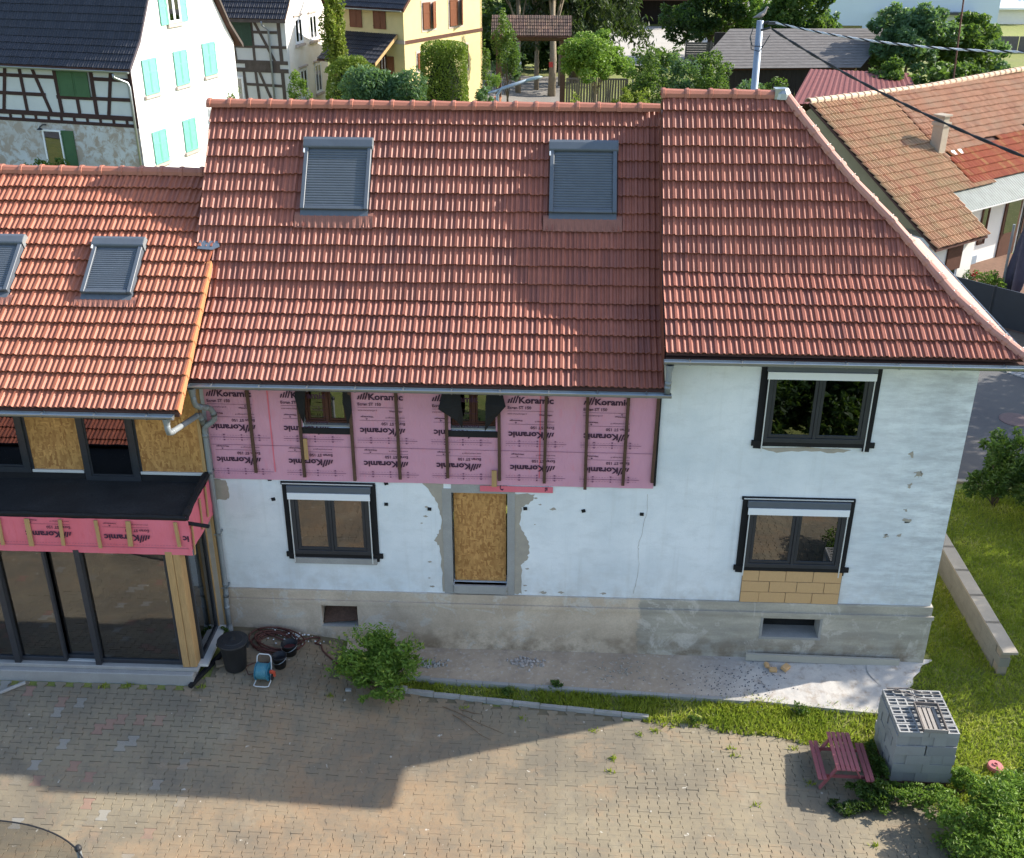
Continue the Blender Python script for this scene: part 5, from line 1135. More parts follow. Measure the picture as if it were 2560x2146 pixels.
def peelmat():
    m, t, b = newmat('peeling_render'); p = posn(t); n = noisen(t, p, 2.2, 7, .72, .6); n2 = noisen(t, p, .5, 4)
    c = mixc(t, ramp(t, n, .46, .56), (.52, .54, .56), (.34, .28, .23)); c = mixc(t, ramp(t, n2, .4, .65, 0, .6), c, (.40, .36, .32)); t.links.new(c, b.inputs['Base Color']); b.inputs['Roughness'].default_value = .95; return m
m_oldr = peelmat(); m_tim = simple('brown_timber', (.055, .028, .026), .85, .3, 4); m_timg = simple('grey_timber', (.11, .09, .08), .9, .35, 4)
m_grn = simple('green_paint', (.05, .12, .055), .6, .15, 3); m_mint = simple('mint_paint', (.14, .44, .33), .55, .1, 4, col2=(.22, .52, .41)); m_brn = simple('brown_varnish', (.17, .055, .022), .5, .15, 4); m_sill = simple('sandstone', (.48, .40, .35), .9, .15, 6)
# --- half-timbered house with the white gable
hA = thing('half_timbered_house', (-18.2, 30, .4), 'half-timbered house with black roof, white gable and mint green shutters', 'house'); F, G = axes((-18.19, 30), 13)
fbox(F, 'front_wall', m_lime, hA, (-12, -.01, 0, .3, 4.85, 7.25)); fbox(F, 'ground_floor_wall', m_oldr, hA, (-12, -.01, -.02, .3, -.2, 4.72))
b = MB(F); b.box(-.3, 0, 0, 8.95, -.2, 7.3); b.prism([(0, 0, 7.3), (0, 8.95, 7.3), (0, 7.4, 9.4), (0, 4.5, 13.9), (0, 1.6, 9.4)], (-.3, 0, 0)); b.box(-12, -11.8, 0, 8.9, 0, 7.3); b.box(-11.9, -.2, 8.6, 8.9, 0, 7.3); b.build('gable_wall', m_oldw, hA)
T = [((-12, 6.69), (-3.85, 6.69)), ((-1.95, 6.70), (-.12, 6.70)), ((-12, 5.92), (-4.45, 5.92)), ((-3.9, 5.86), (-.05, 5.89)), ((-12, 5.10), (0, 5.10), .2), ((-12, 4.79), (0, 4.79), .14), ((-12, 7.22), (0, 7.22), .1)]
T += [((-6.25, 7.2), (-6.78, 5.15)), ((-5.57, 7.2), (-5.55, 5.15)), ((-4.98, 7.2), (-4.32, 5.15)), ((-3.82, 7.2), (-3.76, 5.15), .17), ((-1.98, 7.2), (-2.0, 5.15), .17), ((-.95, 7.2), (-1.42, 5.15)), ((-2.88, 5.85), (-2.86, 5.15)), ((-.10, 7.2), (-.08, 4.7), .16), ((-7.6, 7.2), (-7.55, 5.15)), ((-8.4, 7.2), (-9.2, 5.15)), ((-10, 7.2), (-10, 5.15))]
T += [((-.55-k*.66, 5.02), (-.55-k*.66, 4.84), .12) for k in range(15)]
timber(F, hA, m_tim, T)
for x0, x1 in ((-3.66, -2.91), (-2.89, -2.14)): shutter(F, hA, x0, x1, 5.93, 7.18, m_grn, -.04)
dA = casement(hA, 'door', -4.97, -4.0, 1.6, 4.42, -.02, 1, .08, .0, dep=.05, mat=m_wpanel, F=F); fbox(F, 'door_backing', m_room, dA, (-4.9, -4.05, -.018, -.014, 1.7, 4.4)); shutter(F, hA, -3.97, -3.36, 1.6, 4.42, m_grn, -.02)
b = MB(F); b.tube([(-4.72, -.02, 4.62), (-4.72, -.22, 4.66), (-4.85, -.3, 4.56)], .03, 6); b.lathe([(.02, .1), (.14, 0)], (-4.86, -.3, 4.45), 10); b.build('wall_lamp', m_dark, hA)
for x0, x1, z0, z1 in ((.82, 1.93, 5.96, 7.43), (3.36, 4.48, 5.99, 7.48), (5.90, 7.07, 6.08, 7.55), (.85, 1.95, 2.95, 4.37), (3.42, 4.50, 2.99, 4.43)):
    xm = (x0+x1)/2; shutter(G, hA, x0, xm-.008, z0, z1, m_mint, 0); shutter(G, hA, xm+.008, x1, z0, z1, m_mint, 0, hinge=1); fbox(G, 'window_sill', m_sill, hA, (x0-.12, x1+.12, -.12, .0, z0-.14, z0-.02))
wn = casement(hA, 'window', 3.3, 4.35, 8.68, 9.9, -.02, 2, .06, .05, dep=.06, mat=m_wpanel, F=G); fbox(G, 'window_recess', m_room, wn, (3.34, 4.31, -.014, -.004, 8.7, 9.88)); fbox(G, 'window_sill', m_sill, hA, (3.2, 4.5, -.12, .0, 8.52, 8.66))
shutter(G, hA, 2.72, 3.27, 8.66, 9.9, m_mint, 0); shutter(G, hA, 4.38, 4.95, 8.66, 9.9, m_mint, 0, hinge=1)
PA_ = Prof(-.42, 7.22, 46, 57, 1.5); rb = MB(F); slab(rb, PA_, -12.2, .22, 7.3)
PB_ = lambda s: (9.37-(PA_.P(s)[0]+.42)+0., PA_.P(s)[1])
for a, c in ((0, 1.5), (1.5, 7.3)):
    (ya, za), (yc, zc) = PA_.P(a), PA_.P(c); rb.prism([(.24, 8.95-ya, za-.02), (.24, 8.95-yc, zc-.02), (.24, 8.95-yc, zc-.14), (.24, 8.95-ya, za-.14)], (-12.4, 0, 0), 0)
rA = rb.build('roof', m_deck, hA); roof_field(rA, .22-49*.25, 49, 12, .37, PA_, m_dt, m_dta, w=.25, F=F, nind=120, arr=tile_arrays(.25, .37, .034, 1.2))
b = MB(F)
for a, c in ((0, 1.5), (1.5, 7.3)):
    (ya, za), (yc, zc) = PA_.P(a), PA_.P(c); b.prism([(.2, ya, za+.06), (.2, yc, zc+.06), (.2, yc, zc-.12), (.2, ya, za-.12)], (.06, 0, 0))
b.build('verge_trim', simple('dark_trim', (.10, .085, .10), .4, .1, metal=.2), rA)
b = MB(F)
for a, c in ((-.1, 1.5), (1.5, 7.3)):
    (ya, za), (yc, zc) = PA_.P(a), PA_.P(c); b.prism([(.27, 8.95-ya, za+.05), (.27, 8.95-yc, zc+.05), (.27, 8.95-yc, zc-.14), (.27, 8.95-ya, za-.14)], (-.1, 0, 0))
b.build('verge_board', m_timg, rA)
gutter('gutter', hA, -12, .2, -.5, 7.13, .08, F=F, brackets=False); b = MB(F); b.tube([(-.55, -.5, 7.02), (-.55, -.46, 6.86), (-.16, -.14, 6.62), (-.1, -.12, 6.45), (-.1, -.12, .5)], .055, 8); b.build('downpipe', m_zinc, hA, smooth=True)
# --- second half-timbered house
hB = thing('half_timbered_house', (-15.3, 46, .4), 'weathered half-timbered house with stained white gable behind the mint-shuttered one', 'house'); F, G = axes((-15.29, 46), 9)
m_stain = simple('stained_render', (.80, .78, .74), .9, .06, .9, bump=.2, col2=(.62, .52, .40))
fbox(F, 'front_wall', m_lime, hB, (-8, 0, 0, .3, 0, 7.8)); b = MB(F); b.box(-.3, -.0, .3, 6.3, 0, 7.7); b.prism([(0, 0, 7.7), (0, 6.3, 7.7), (0, 3.15, 12.2)], (-.3, 0, 0)); b.box(-8, -7.8, .3, 6.3, 0, 7.7); b.box(-8, -.2, 6.1, 6.3, 0, 7.7); b.build('gable_wall', m_stain, hB)
timber(F, hB, m_timg, [((-5, 7.68), (0, 7.68), .1), ((-5, 6.98), (-3.2, 6.98)), ((-2, 6.98), (-.5, 6.98)), ((-5, 6.2), (0, 6.2)), ((-5, 5.38), (0, 5.36), .2), ((-5, 4.95), (0, 4.92), .22), ((-3.3, 7.6), (-3.85, 5.4)), ((-3.15, 6.2), (-3.1, 5.4)), ((-2.0, 7.6), (-1.98, 5.4)), ((-1.85, 7.6), (-.75, 5.4)), ((-.38, 7.6), (-.36, 5.4), .2), ((-2.72, 4.9), (-2.66, 3)), ((-2.0, 4.9), (-1.9, 3)), ((-1.8, 4.9), (-1.05, 3)), ((-.38, 4.9), (-.36, 3), .2), ((-2.6, 4.15), (-.3, 4.1)), ((-2.6, 5.17), (-.5, 5.15), .3)], .15)
for x0, x1 in ((-3.17, -2.60), (-2.59, -2.02)): shutter(F, hB, x0, x1, 6.25, 7.55, simple('dark_green', (.035, .075, .05), .6), -.04, louv=16)
wn = casement(hB, 'window', -3.66, -2.80, 3.2, 4.55, -.02, 2, .07, .05, dep=.05, mat=m_wpanel, F=F)
for x0, x1, z0, z1 in ((1.35, 2.5, 6.2, 7.62), (3.6, 4.8, 6.16, 7.6), (1.6, 2.7, 3.1, 4.8), (3.95, 5.0, 3.1, 4.82)):
    wn = casement(hB, 'window', x0, x1, z0, z1, .0, 2, .09, .05, dep=.05, mat=m_wpanel, F=G); fbox(G, 'window_recess', m_room, wn, (x0+.05, x1-.05, -.004, -.001, z0, z1)); fbox(G, 'window_sill', m_sill, hB, (x0-.1, x1+.1, -.14, .0, z0-.15, z0-.02)); fbox(G, 'window_hood', m_sill, hB, (x0-.1, x1+.1, -.1, .0, z1+.08, z1+.16))
PB2 = Prof(-.4, 7.72, 46, 55, 1.2); rb = MB(F); slab(rb, PB2, -8.2, .2, 6.2)
for a, c in ((0, 1.2), (1.2, 6.2)):
    (ya, za), (yc, zc) = PB2.P(a), PB2.P(c); rb.prism([(.22, 6.3-ya, za-.02), (.22, 6.3-yc, zc-.02), (.22, 6.3-yc, zc-.14), (.22, 6.3-ya, za-.14)], (-8.3, 0, 0))
rB = rb.build('roof', m_woodb, hB); roof_field(rB, .2-22*.25, 22, 8, .37, PB2, m_dt, m_dta, w=.25, F=F, nind=60, arr=tile_arrays(.25, .37, .034, 1.2)); fbox(F, 'eaves_board', m_timg, rB, (-8, .2, -.42, -.36, 7.52, 7.70)); b = MB(F); b.tube([(-1.2, -.45, 7.6), (-1.2, -.4, 7.4), (-.95, -.15, 7.1), (-.95, -.12, 2)], .06, 8); b.build('downpipe', m_zincd, hB, smooth=True)
# --- yellow house
hC = thing('yellow_house', (-8.7, 46, .4), 'yellow rendered house with brown shutters and black tiled porch roof', 'house'); F, G = axes((-8.66, 46), 28)
m_yel = simple('yellow_render', (.62, .50, .25), .9, .08, 2, bump=.15)
b = MB(F); b.box(-4.6, 0, 0, .3, 0, 8.4); b.box(-.3, 0, .3, 8.2, 0, 8.4); b.prism([(0, 0, 8.4), (0, 8.2, 8.4), (0, 4.1, 12.5)], (-.3, 0, 0)); b.box(-4.6, -4.3, .3, 8, 0, 8.4); b.box(-4.6, 0, 8, 8.2, 0, 8.4); b.build('wall', m_yel, hC)
fbox(F, 'string_course', m_sill, hC, (-4.6, .05, -.05, .0, 6.42, 6.62)); fbox(G, 'string_course', m_woodb, hC, (0, 8.2, -.05, .0, 6.42, 6.60))
for x0, x1 in ((-3.72, -2.86), (-2.05, -1.19)): 
    xm = (x0+x1)/2; shutter(F, hC, x0, xm-.005, 7.15, 8.36, m_brn, 0); shutter(F, hC, xm+.005, x1, 7.15, 8.36, m_brn, 0, hinge=1)
for x0, x1, z0, z1, an in ((1.85, 3.1, 7.05, 8.47, .35), (4.6, 5.95, 7.0, 8.45, .5), (1.2, 1.8, 4.9, 5.83, 0), (6.1, 6.5, 4.44, 5.8, 0)):
    fbox(G, 'window_surround', m_sill, hC, (x0-.12, x1+.12, -.03, .0, z0-.15, z1+.12)); xm = (x0+x1)/2
    shutter(G, hC, x0, xm-.005, z0, z1, m_brn, -.03, ang=-an*.3); shutter(G, hC, xm+.005, x1, z0, z1, m_brn, -.03, hinge=1, ang=an)
wn = casement(hC, 'window', -1.72, -1.25, 4.2, 5.78, -.01, 2, .06, .04, dep=.05, mat=m_woodb, F=F); shutter(F, hC, -1.2, -.75, 4.1, 5.72, m_brn, 0)
PC = Prof(-.5, 8.3, 40, 40, 99); rb = MB(F); slab(rb, PC, -4.8, .35, 6.3); rC = rb.build('roof', m_deck, hC); roof_field(rC, .35-20*.25, 20, 6, .37, PC, m_dt, m_dta, w=.25, F=F, nind=50, arr=tile_arrays(.25, .37, .034, 1.2))
b = MB(F); (ya, za), (yc, zc) = PC.P(0), PC.P(5.8); b.prism([(.36, ya, za+.04), (.36, yc, zc+.04), (.36, yc, zc-.16), (.36, ya, za-.16)], (.05, 0, 0)); b.build('verge_board', m_woodb, rC); gutter('gutter', hC, -4.7, .3, -.6, 8.22, .07, F=F, brackets=False)
PP = Prof(-2.2, 5.60, 31, 31, 99); rb = MB(F); slab(rb, PP, -4.5, -.42, 2.55); rP = rb.build('porch_roof', m_deck, hC); roof_field(rP, -.45-16*.25, 16, 7, .36, PP, m_dt, m_dta, w=.25, F=F, nind=80, arr=tile_arrays(.25, .36, .034, 1.2)); fbox(F, 'porch_post', m_brn, hC, (-2.3, -2.15, -1.9, -1.75, .5, 5.5)); fbox(F, 'porch_wall', m_woodb, hC, (-4.4, -2.6, -.9, -.85, .5, 5.8)); (ya, za), (yc, zc) = PP.P(0), PP.P(2.5)
b = MB(F); b.prism([(-.44, ya, za+.05), (-.44, yc, zc+.05), (-.44, yc, zc-.14), (-.44, ya, za-.14)], (.04, 0, 0)); b.build('verge_board', m_wood, rP)
# --- old tiled outbuilding on the right
hD = thing('outbuilding', (15.3, 22.4, .4), 'old outbuilding with patched faded tile roof and chimney across the street', 'outbuilding')
F = Matrix(((.788, -.616, 0, 15.33), (.616, .788, 0, 22.37), (0, 0, 1, 0), (0, 0, 0, 1)))
m_dw = simple('cream_white_wall', (.74, .73, .70), .9, .06, 2); b = MB(F); wall_holes(b, -2.6, .05, .2, 2.95, 0, .25, [(-1.35, -.55, .9, 2.3)]); b.box(.05, .3, 0, 1.9, .2, 3.0); b.box(-2.6, -2.35, .25, 6, .2, 3.1); b.box(.3, 11.5, 1.9, 2.15, .2, 4.1); b.box(-2.6, 11.5, 11, 11.3, .2, 3); b.box(11.2, 11.5, 2.1, 11, .2, 3); b.build('wall', m_dw, hD)
b = MB(F); b.prism([(-2.6, .2, 2.9), (-2.6, 6, 6.6), (-2.6, 11.2, 2.9)], (.25, 0, 0)); b.build('gable_wall', simple('ochre_render', (.30, .25, .15), .9, .2, 2), hD)
wn = casement(hD, 'window', -1.35, -.55, .9, 2.3, .08, 1, .07, 0, dep=.06, mat=m_wpanel, F=F); fbox(F, 'roller_blind', m_woodb, hD, (-1.4, -.5, -.06, -.003, 1.5, 2.5)); fbox(F, 'plinth_band', simple('blue_grey_band', (.25, .30, .36), .9), hD, (.35, 3.8, 1.86, 1.895, .2, .75))
for x0, x1, z0 in ((1.1, 1.6, 1.2), (4.2, 5.0, 1.2)):
    wn = casement(hD, 'window', x0+2.5, x1+2.5, z0, 2.9, 1.9, 1, .06, .04, dep=.06, mat=m_woodb, F=F)
dr = fbox(F, 'door', m_woodb, hD, (5.2, 6.4, 1.84, 1.895, .4, 2.9)); fbox(F, 'door_pane', m_glass, dr, (5.35, 6.25, 1.83, 1.838, 1.4, 2.7)); fbox(F, 'dark_opening', m_room, hD, (6.6, 8.6, 1.86, 1.895, .4, 3.0))  # last box: flat near-black sheet, shade of an opening put into its colour
PD = Prof(-.4, 2.68, 33.1, 33.1, 99); rb = MB(F); slab(rb, PD, -2.75, .4, 7.6); slab(rb, PD, .4, 11.6, 7.6, off=-.05, th=.04) if False else None
(ya, za), (yc, zc) = PD.P(2.35), PD.P(7.6); v = [(.4, ya, za-.03), (11.6, ya, za-.03), (11.6, yc, zc-.03), (.4, yc, zc-.03)]; rb.add(v+[(q[0], q[1], q[2]-.08) for q in v], [(0, 1, 2, 3), (7, 6, 5, 4), (0, 4, 5, 1), (1, 5, 6, 2), (2, 6, 7, 3), (3, 7, 4, 0)]); rb.add([(-2.75, 6, 6.8), (11.6, 6, 6.8), (11.6, 12, 2.9), (-2.75, 12, 2.9)], [(0, 1, 2, 3)])
rD = rb.build('roof', m_deck, hD)
mk = lambda n, a, c, d, dirt: [tilemat(n+k, a, c, d, k, .75, dirt=dirt) for k in ('obj', 'att')]
mo1, ma1 = mk('faded_tile', (.42, .24, .14), (.50, .31, .18), (.38, .17, .10), (.34, .27, .15)); mo2, ma2 = mk('orange_tile', (.42, .22, .13), (.52, .31, .20), (.34, .17, .11), (.40, .29, .20)); mo3, ma3 = mk('red_tile', (.36, .09, .05), (.42, .14, .065), (.45, .26, .10), None)
arrD = tile_arrays(.2, .36, .05, 1.5); arrO = tile_arrays(.2, .32, .05, 1.6)
def zoneD(x, s): return 3 if (x > 1.9 and 2.35 < s < 3.95+.1*(x-1.9)) else (2 if x > 1.75 and s >= 3.9 else 1)
roof_field(rD, -2.75, 30, 21, .36, PD, mo1, ma1, w=.2, F=F, nind=200, arr=arrD, keep=lambda x, s, i, j: zoneD(x, s) == 1 and (x < .4 or s > 2.3), jit=.012)
roof_field(rD, 1.75, 50, 12, .32, PD, mo2, ma2, w=.2, F=F, nind=60, arr=arrO, s0=3.75, keep=lambda x, s, i, j: zoneD(x, s) == 2, jit=.015)
roof_field(rD, 1.95, 44, 9, .36, PD, mo3, ma3, w=.2, F=F, nind=40, arr=arrD, s0=2.35, keep=lambda x, s, i, j: zoneD(x, s) == 3, jit=.008)
ridge_line(rD, (-2.8, 5.98, 6.86), (4.4, 5.98, 6.78), .40, .15, simple('pale_ridge', (.62, .45, .31), .8, .15, 4), F=F); ridge_line(rD, (4.4, 5.98, 6.78), (11.6, 5.98, 6.95), .40, .15, simple('pale_ridge_b', (.60, .42, .29), .8, .15, 4), F=F)
ch = MB(F); ch.box(1.55, 1.95, 2.95, 3.4, 4.6, 5.95); ch.box(1.50, 2.0, 2.90, 3.45, 5.95, 6.08); ch.box(1.58, 1.92, 2.98, 3.37, 6.08, 6.28); ch.box(1.5, 2.0, 2.92, 3.43, 6.30, 6.36); ch.build('chimney', simple('old_stucco', (.36, .31, .24), .9, .15, 4), rD)
m_poly = simple('polycarbonate', (.16, .19, .175), .5, .35, 2.5, spec=.4); b = MB(F); n = 160; vs = []
for k in range(n+1):
    x = .43+8*k/n; h = .012*math.sin(k*2.1)
    for s in (1.22, 2.40): y, z = PD.P(s); vs.append((x, y, z+h-.02))
b.add(vs, [(2*k, 2*k+2, 2*k+3, 2*k+1) for k in range(n)]); b.build('plastic_awning', m_poly, hD); y, z = PD.P(1.22); fbox(F, 'awning_rail', m_alu, hD, (.43, 8.4, y-.03, y+.02, z-.07, z-.03))
for k, x in enumerate((2.3, 2.75)): b = MB(F); y, z = PD.P(3.75); y2, z2 = PD.P(4.0); b.add([(x, y, z+.09), (x+.22, y, z+.09), (x+.22, y2, z2+.09), (x, y2, z2+.09)], [(0, 1, 2, 3)]); b.build('roof_patch', m_wpanel, rD)
# --- dark fence panel, parasol, roses by the outbuilding
fp = thing('privacy_fence', (15.4, 18.6, .4), 'dark grey privacy fence beyond the hip of the right roof', 'fence'); a, c = Vector((14.1, 20.3, 0)), Vector((18.6, 15.6, 0)); 
for k in range(4):
    p0, p1 = a.lerp(c, k/4), a.lerp(c, (k+1)/4-.008); b = MB(); b.prism([(p0.x, p0.y, .3), (p1.x, p1.y, .3), (p1.x, p1.y, 1.75), (p0.x, p0.y, 1.75)], (.03, .03, 0)); b.build('panel', m_dark, fp); b = MB(); b.beam((p0.x, p0.y, .2), (p0.x, p0.y, 1.78), .07, .07); b.build('post', m_dark, fp)
pr_ = thing('parasol', (16.9, 21.6, .4), 'closed grey parasol standing on the patio by the outbuilding', 'parasol'); b = MB(); b.tube([(16.55, 21.7, .4), (16.5, 21.7, 3.25)], .05, 8); b.build('mast', m_zincd, pr_)
b = MB(); N = 18; prof = [(.28, .75), (.34, 1.2), (.26, 1.9), (.15, 2.6), (.06, 3.1)]; vs = []
for r_, z in prof:
    for k in range(N):
        rr_ = r_*(1.2 if k % 3 == 0 else .7); vs.append((16.95+rr_*math.cos(k*2*math.pi/N), 21.75+rr_*math.sin(k*2*math.pi/N), z))
b.add(vs, [(i*N+k, i*N+(k+1) % N, (i+1)*N+(k+1) % N, (i+1)*N+k) for i in range(4) for k in range(N)]); b.build('folded_canopy', simple('grey_cloth', (.10, .095, .13), .85, .2, 5), pr_, smooth=False); fbox(Matrix.Identity(4), 'base_plate', m_dark, pr_, (16.4, 17.3, 21.3, 22.1, .41, .5))
rs_ = shrub('rose_bush', 'pale leafy rose bush on the patio beside the parasol', (16.0, 21.4, .4), (16.0, 21.5, 1.0), (.75, .6, .6), 1800, .10, m_lfl, 31, 14, 6, 'bush', rs=.35)
shrub('rose_bush', 'rose bush with a red bloom by the white pillar', (15.35, 21.9, .4), (15.35, 22.0, 1.05), (.35, .35, .5), 500, .09, m_lfb, 32, 8, 5, 'bush'); leaves('flower', np.array([(15.5, 21.85, 1.25)])+rng.normal(size=(26, 3))*.07, .11, simple('red_petal', (.65, .02, .02), .6, .1), [o for o in bpy.data.objects if o.name.startswith('rose_bush')][-1] if False else rs_)
# --- utility pole, cables, dove
up_ = thing('utility_pole', (6.83, 22, .4), 'grey utility pole with cable fittings behind the right roof', 'pole'); b = MB(); b.tube([(6.86, 22, 0), (6.76, 22, 10.05)], [.15, .12], 10); b.build('shaft', simple('galvanised_pole', (.26, .31, .38), .5, .08, 3, metal=.3), up_, smooth=True)
b = MB(); b.tube([(6.76, 22, 9.95), (7.06, 21.95, 10.02)], .05, 6); b.tube([(6.8, 21.9, 9.75), (7.1, 21.8, 9.85)], .04, 6); b.box(7.02, 7.32, 21.88, 22.0, 9.93, 10.03); b.tube([(6.55, 22, 9.85), (6.45, 21.9, 9.5), (6.55, 21.8, 9.25), (6.9, 21.8, 9.25), (7.1, 21.85, 9.6)], .018, 5); b.tube([(6.5, 22, 9.5), (6.52, 21.85, 9.15), (6.8, 21.8, 9.08), (7.0, 21.85, 9.4)], .018, 5); b.build('cable_fittings', m_dark, up_)
def cable(name, a, c, sag, r, strands, tw, mat, label):
    a, c = Vector(a), Vector(c); t = thing(name, tuple(a), label, 'cable')
    N = 110
    for s in range(strands):
        pts = []
        for i in range(N+1):
            q = i/N; p = a.lerp(c, q)+Vector((0, 0, -sag*4*q*(1-q))); an = tw*q*2*math.pi+s*2*math.pi/strands
            pts.append(p+Vector((0, math.cos(an)*r*.9, math.sin(an)*r*.9)))
        b = MB(); b.tube(pts, r, 5); b.build('strand', mat[s % len(mat)], t, smooth=True)
m_cbk = simple('black_cable', (.02, .02, .022), .5, .2); m_cwh = simple('silver_cable', (.60, .61, .62), .4, .15); cable('twisted_cable', (7.2, 21.95, 10.0), (14.9, 16.7, 9.75), .28, .022, 3, 17, [m_cwh, m_cwh, m_cbk], 'silver twisted power cable running from the pole to the right edge'); cable('black_cable', (7.15, 21.85, 9.8), (12.6, 9.0, 7.75), .30, .026, 2, 7, [m_cbk], 'black sagging cable running from the pole down to the right edge')
bd = thing('dove', (6.74, 22, 10.06), 'grey dove perched on top of the utility pole', 'bird'); b = MB(); sp = [((-.26, 10.14), .012), ((-.16, 10.17), .035), ((-.06, 10.20), .075), ((.04, 10.25), .085), ((.12, 10.33), .06), ((.15, 10.40), .042), ((.17, 10.45), .042), ((.20, 10.47), .03), ((.23, 10.465), .012)]
b.tube([(6.76+p[0], 22, p[1]) for p, r_ in sp], [r_ for p, r_ in sp], 9); b.tube([(6.98, 22, 10.465), (7.02, 22, 10.455)], [.010, .003], 5, mi=1); b.tube([(6.78, 21.98, 10.18), (6.80, 21.97, 10.05)], .008, 4, mi=1); b.tube([(6.78, 22.03, 10.18), (6.80, 22.03, 10.05)], .008, 4, mi=1); b.build('body', [simple('dove_grey', (.30, .27, .25), .8, .15, 12), m_dark], bd, smooth=True)
b = MB(); b.tube([(6.84, 21.93, 10.27), (6.72, 21.92, 10.20), (6.52, 21.96, 10.14)], [.03, .045, .008], 6); b.build('wing', simple('wing_grey', (.20, .18, .17), .8, .15), bd, smooth=True)
b = MB(); b.tube([(17.35, 33, 6.2), (17.15, 33, 10.4)], .035, 6); tag(b.build('antenna_mast', simple('rust_mast', (.10, .04, .03), .7, .2)), 'thin rusty mast rising above the outbuilding ridge', 'mast')
# --- street lamp
lp = thing('street_lamp', (-2.04, 20, .4), 'street lamp with grey arm above the ridge of the middle roof', 'street lamp'); b = MB(); b.tube([(-2.04, 20, .3), (-2.04, 20, 7.85), (-1.9, 20, 8.05), (-1.05, 20, 8.32)], .055, 8); b.tube([(-2.04, 20, 7.98), (-2.35, 20, 7.9)], .04, 6); b.tube([(-2.35, 20, 7.9), (-1.2, 20, 8.28)], .03, 6); b.build('mast', simple('lamp_steel', (.30, .36, .40), .45, .1, metal=.4), lp, smooth=True)
b = MB(); b.lathe([(0, .06), (.1, .05), (.14, 0), (.1, -.04), (0, -.05)], n=12, M=Matrix.Translation((-.85, 20, 8.37)) @ Matrix.Rotation(R(-14), 4, 'Y') @ Matrix.Diagonal((2.3, 1, 1, 1))); b.build('lamp_head', simple('lamp_glass', (.25, .32, .32), .3, .1), lp, smooth=True)
# --- hedges, topiary, climbers in front of the yellow house
def clipped(name, label, c, rx, ry, z0, z1, n, size, mat, seed, cat, p=3.2, taper=.1, top=.25):
    t = thing(name, (c[0], c[1], z0), label, cat); a = rng.random(n)*2*math.pi; h = rng.random(n); k = 1-taper*h; tz = np.clip((h-(1-top))/top, 0, 1); k = k*np.sqrt(np.clip(1-tz ** 2*.82, 0, 1))*(.9+.12*np.clip(h*6, 0, 1)); k *= 1+.03*np.sin(a*7)+.03*np.sin(h*21+a*3)+rng.normal(size=n)*.018
    sc = (np.abs(np.cos(a)) ** p+np.abs(np.sin(a)) ** p) ** (-1/p); topm = rng.random(n) < .15; q = np.where(topm, np.sqrt(rng.random(n)), 1)
    P = np.stack([c[0]+rx*k*sc*np.cos(a)*q, c[1]+ry*k*sc*np.sin(a)*q, z0+(z1-z0)*np.where(topm, 1-.02*rng.random(n)-.1*q*q, h)], 1); leaves('foliage', P, size, mat, t, .6, rnd=.3+.4*rng.random(n), upb=.8)
    b = MB(); b.lathe([(0.01, z0), (rx*.86, z0), (rx*.80, z0+(z1-z0)*.7), (rx*.4, z0+(z1-z0)*.92), (.01, z0+(z1-z0)*.95)], (0, 0, 0), 16, M=Matrix.Translation((c[0], c[1], 0)) @ Matrix.Diagonal((1, ry/rx, 1, 1))); b.build('inner_branches', simple('hedge_core'+name, (.02, .03, .01), .9), t)
    return t
clipped('topiary', 'tall clipped thuja column in front of the yellow house', (-5.65, 38, 0), 1.06, .95, .4, 7.5, 26000, .11, m_thuja, 1, 'topiary', taper=.0, top=.035, p=3.2)
clipped('clipped_conifer', 'round clipped conifer beside the laurel hedge', (-10.35, 38.5, 0), 1.3, 1.2, .4, 6.7, 15000, .12, m_thuja, 2, 'topiary', taper=.05, top=.35, p=2.2)
th = thing('laurel_hedge', (-7.95, 34, .4), 'glossy laurel hedge with pale leaves behind the middle ridge', 'hedge'); P, q = blobs_pts([(x, 34+.2*math.sin(x*3), 5.75+.2*math.sin(x*2.7), .7, .7, 1.0) for x in np.linspace(-9.4, -6.7, 10)]+[(x, 34, 3.2, 1, .9, 2.8) for x in (-9, -8, -7)], 14000, .55); leaves('foliage', P, .2, m_lfb, th, .36, rnd=q, upb=.9); one('inner_branches', m_lfd, th, (-9.4, -6.6, 33.7, 34.3, .4, 5.7))
tree('climbing_tree', 'yellow-green leafy climber between stained gable and yellow house', 'tree', (-11.6, 42, .4), (-11.7, 42, 7.2), (.62, .6, 2.6), 5200, .17, m_lfy, 41, 20, .06, rs=.5)
shrub('climbing_rose', 'flowering climber in front of the stained white gable', (-14.4, 44, .4), (-14.35, 43.6, 4.3), (.9, .4, 1.1), 900, .15, m_lfl, 42, 10, 5, 'climber', rs=.4); shrub('climbing_rose', 'thin climber on the right corner of the white gable', (-15.8, 36.6, .4), (-15.6, 36.2, 4.3), (.5, .4, 1.3), 600, .14, m_lf, 43, 9, 4, 'climber', rs=.4); shrub('climbing_rose', 'bushy rose below the glazed door of the half-timbered house', (-22.3, 29.6, .4), (-22.3, 29.2, 3.0), (1.2, .5, .8), 900, .15, m_lf, 44, 12, 6, 'climber', rs=.35)
shrub('garden_shrub', 'loose pale shrub right of the thuja column', (-3.9, 40, .4), (-3.95, 40, 4.4), (.6, .6, .9), 1200, .14, m_lfb, 45, 10, 5, 'bush', rs=.4); shrub('garden_shrub', 'peach flowering shrub left of the thuja column', (-7.3, 41, .4), (-7.2, 41, 4.6), (.6, .5, .9), 800, .13, leafmat('peach_leaf', (.25, .2, .08), (.5, .4, .22)), 46, 9, 4, 'bush', rs=.4)
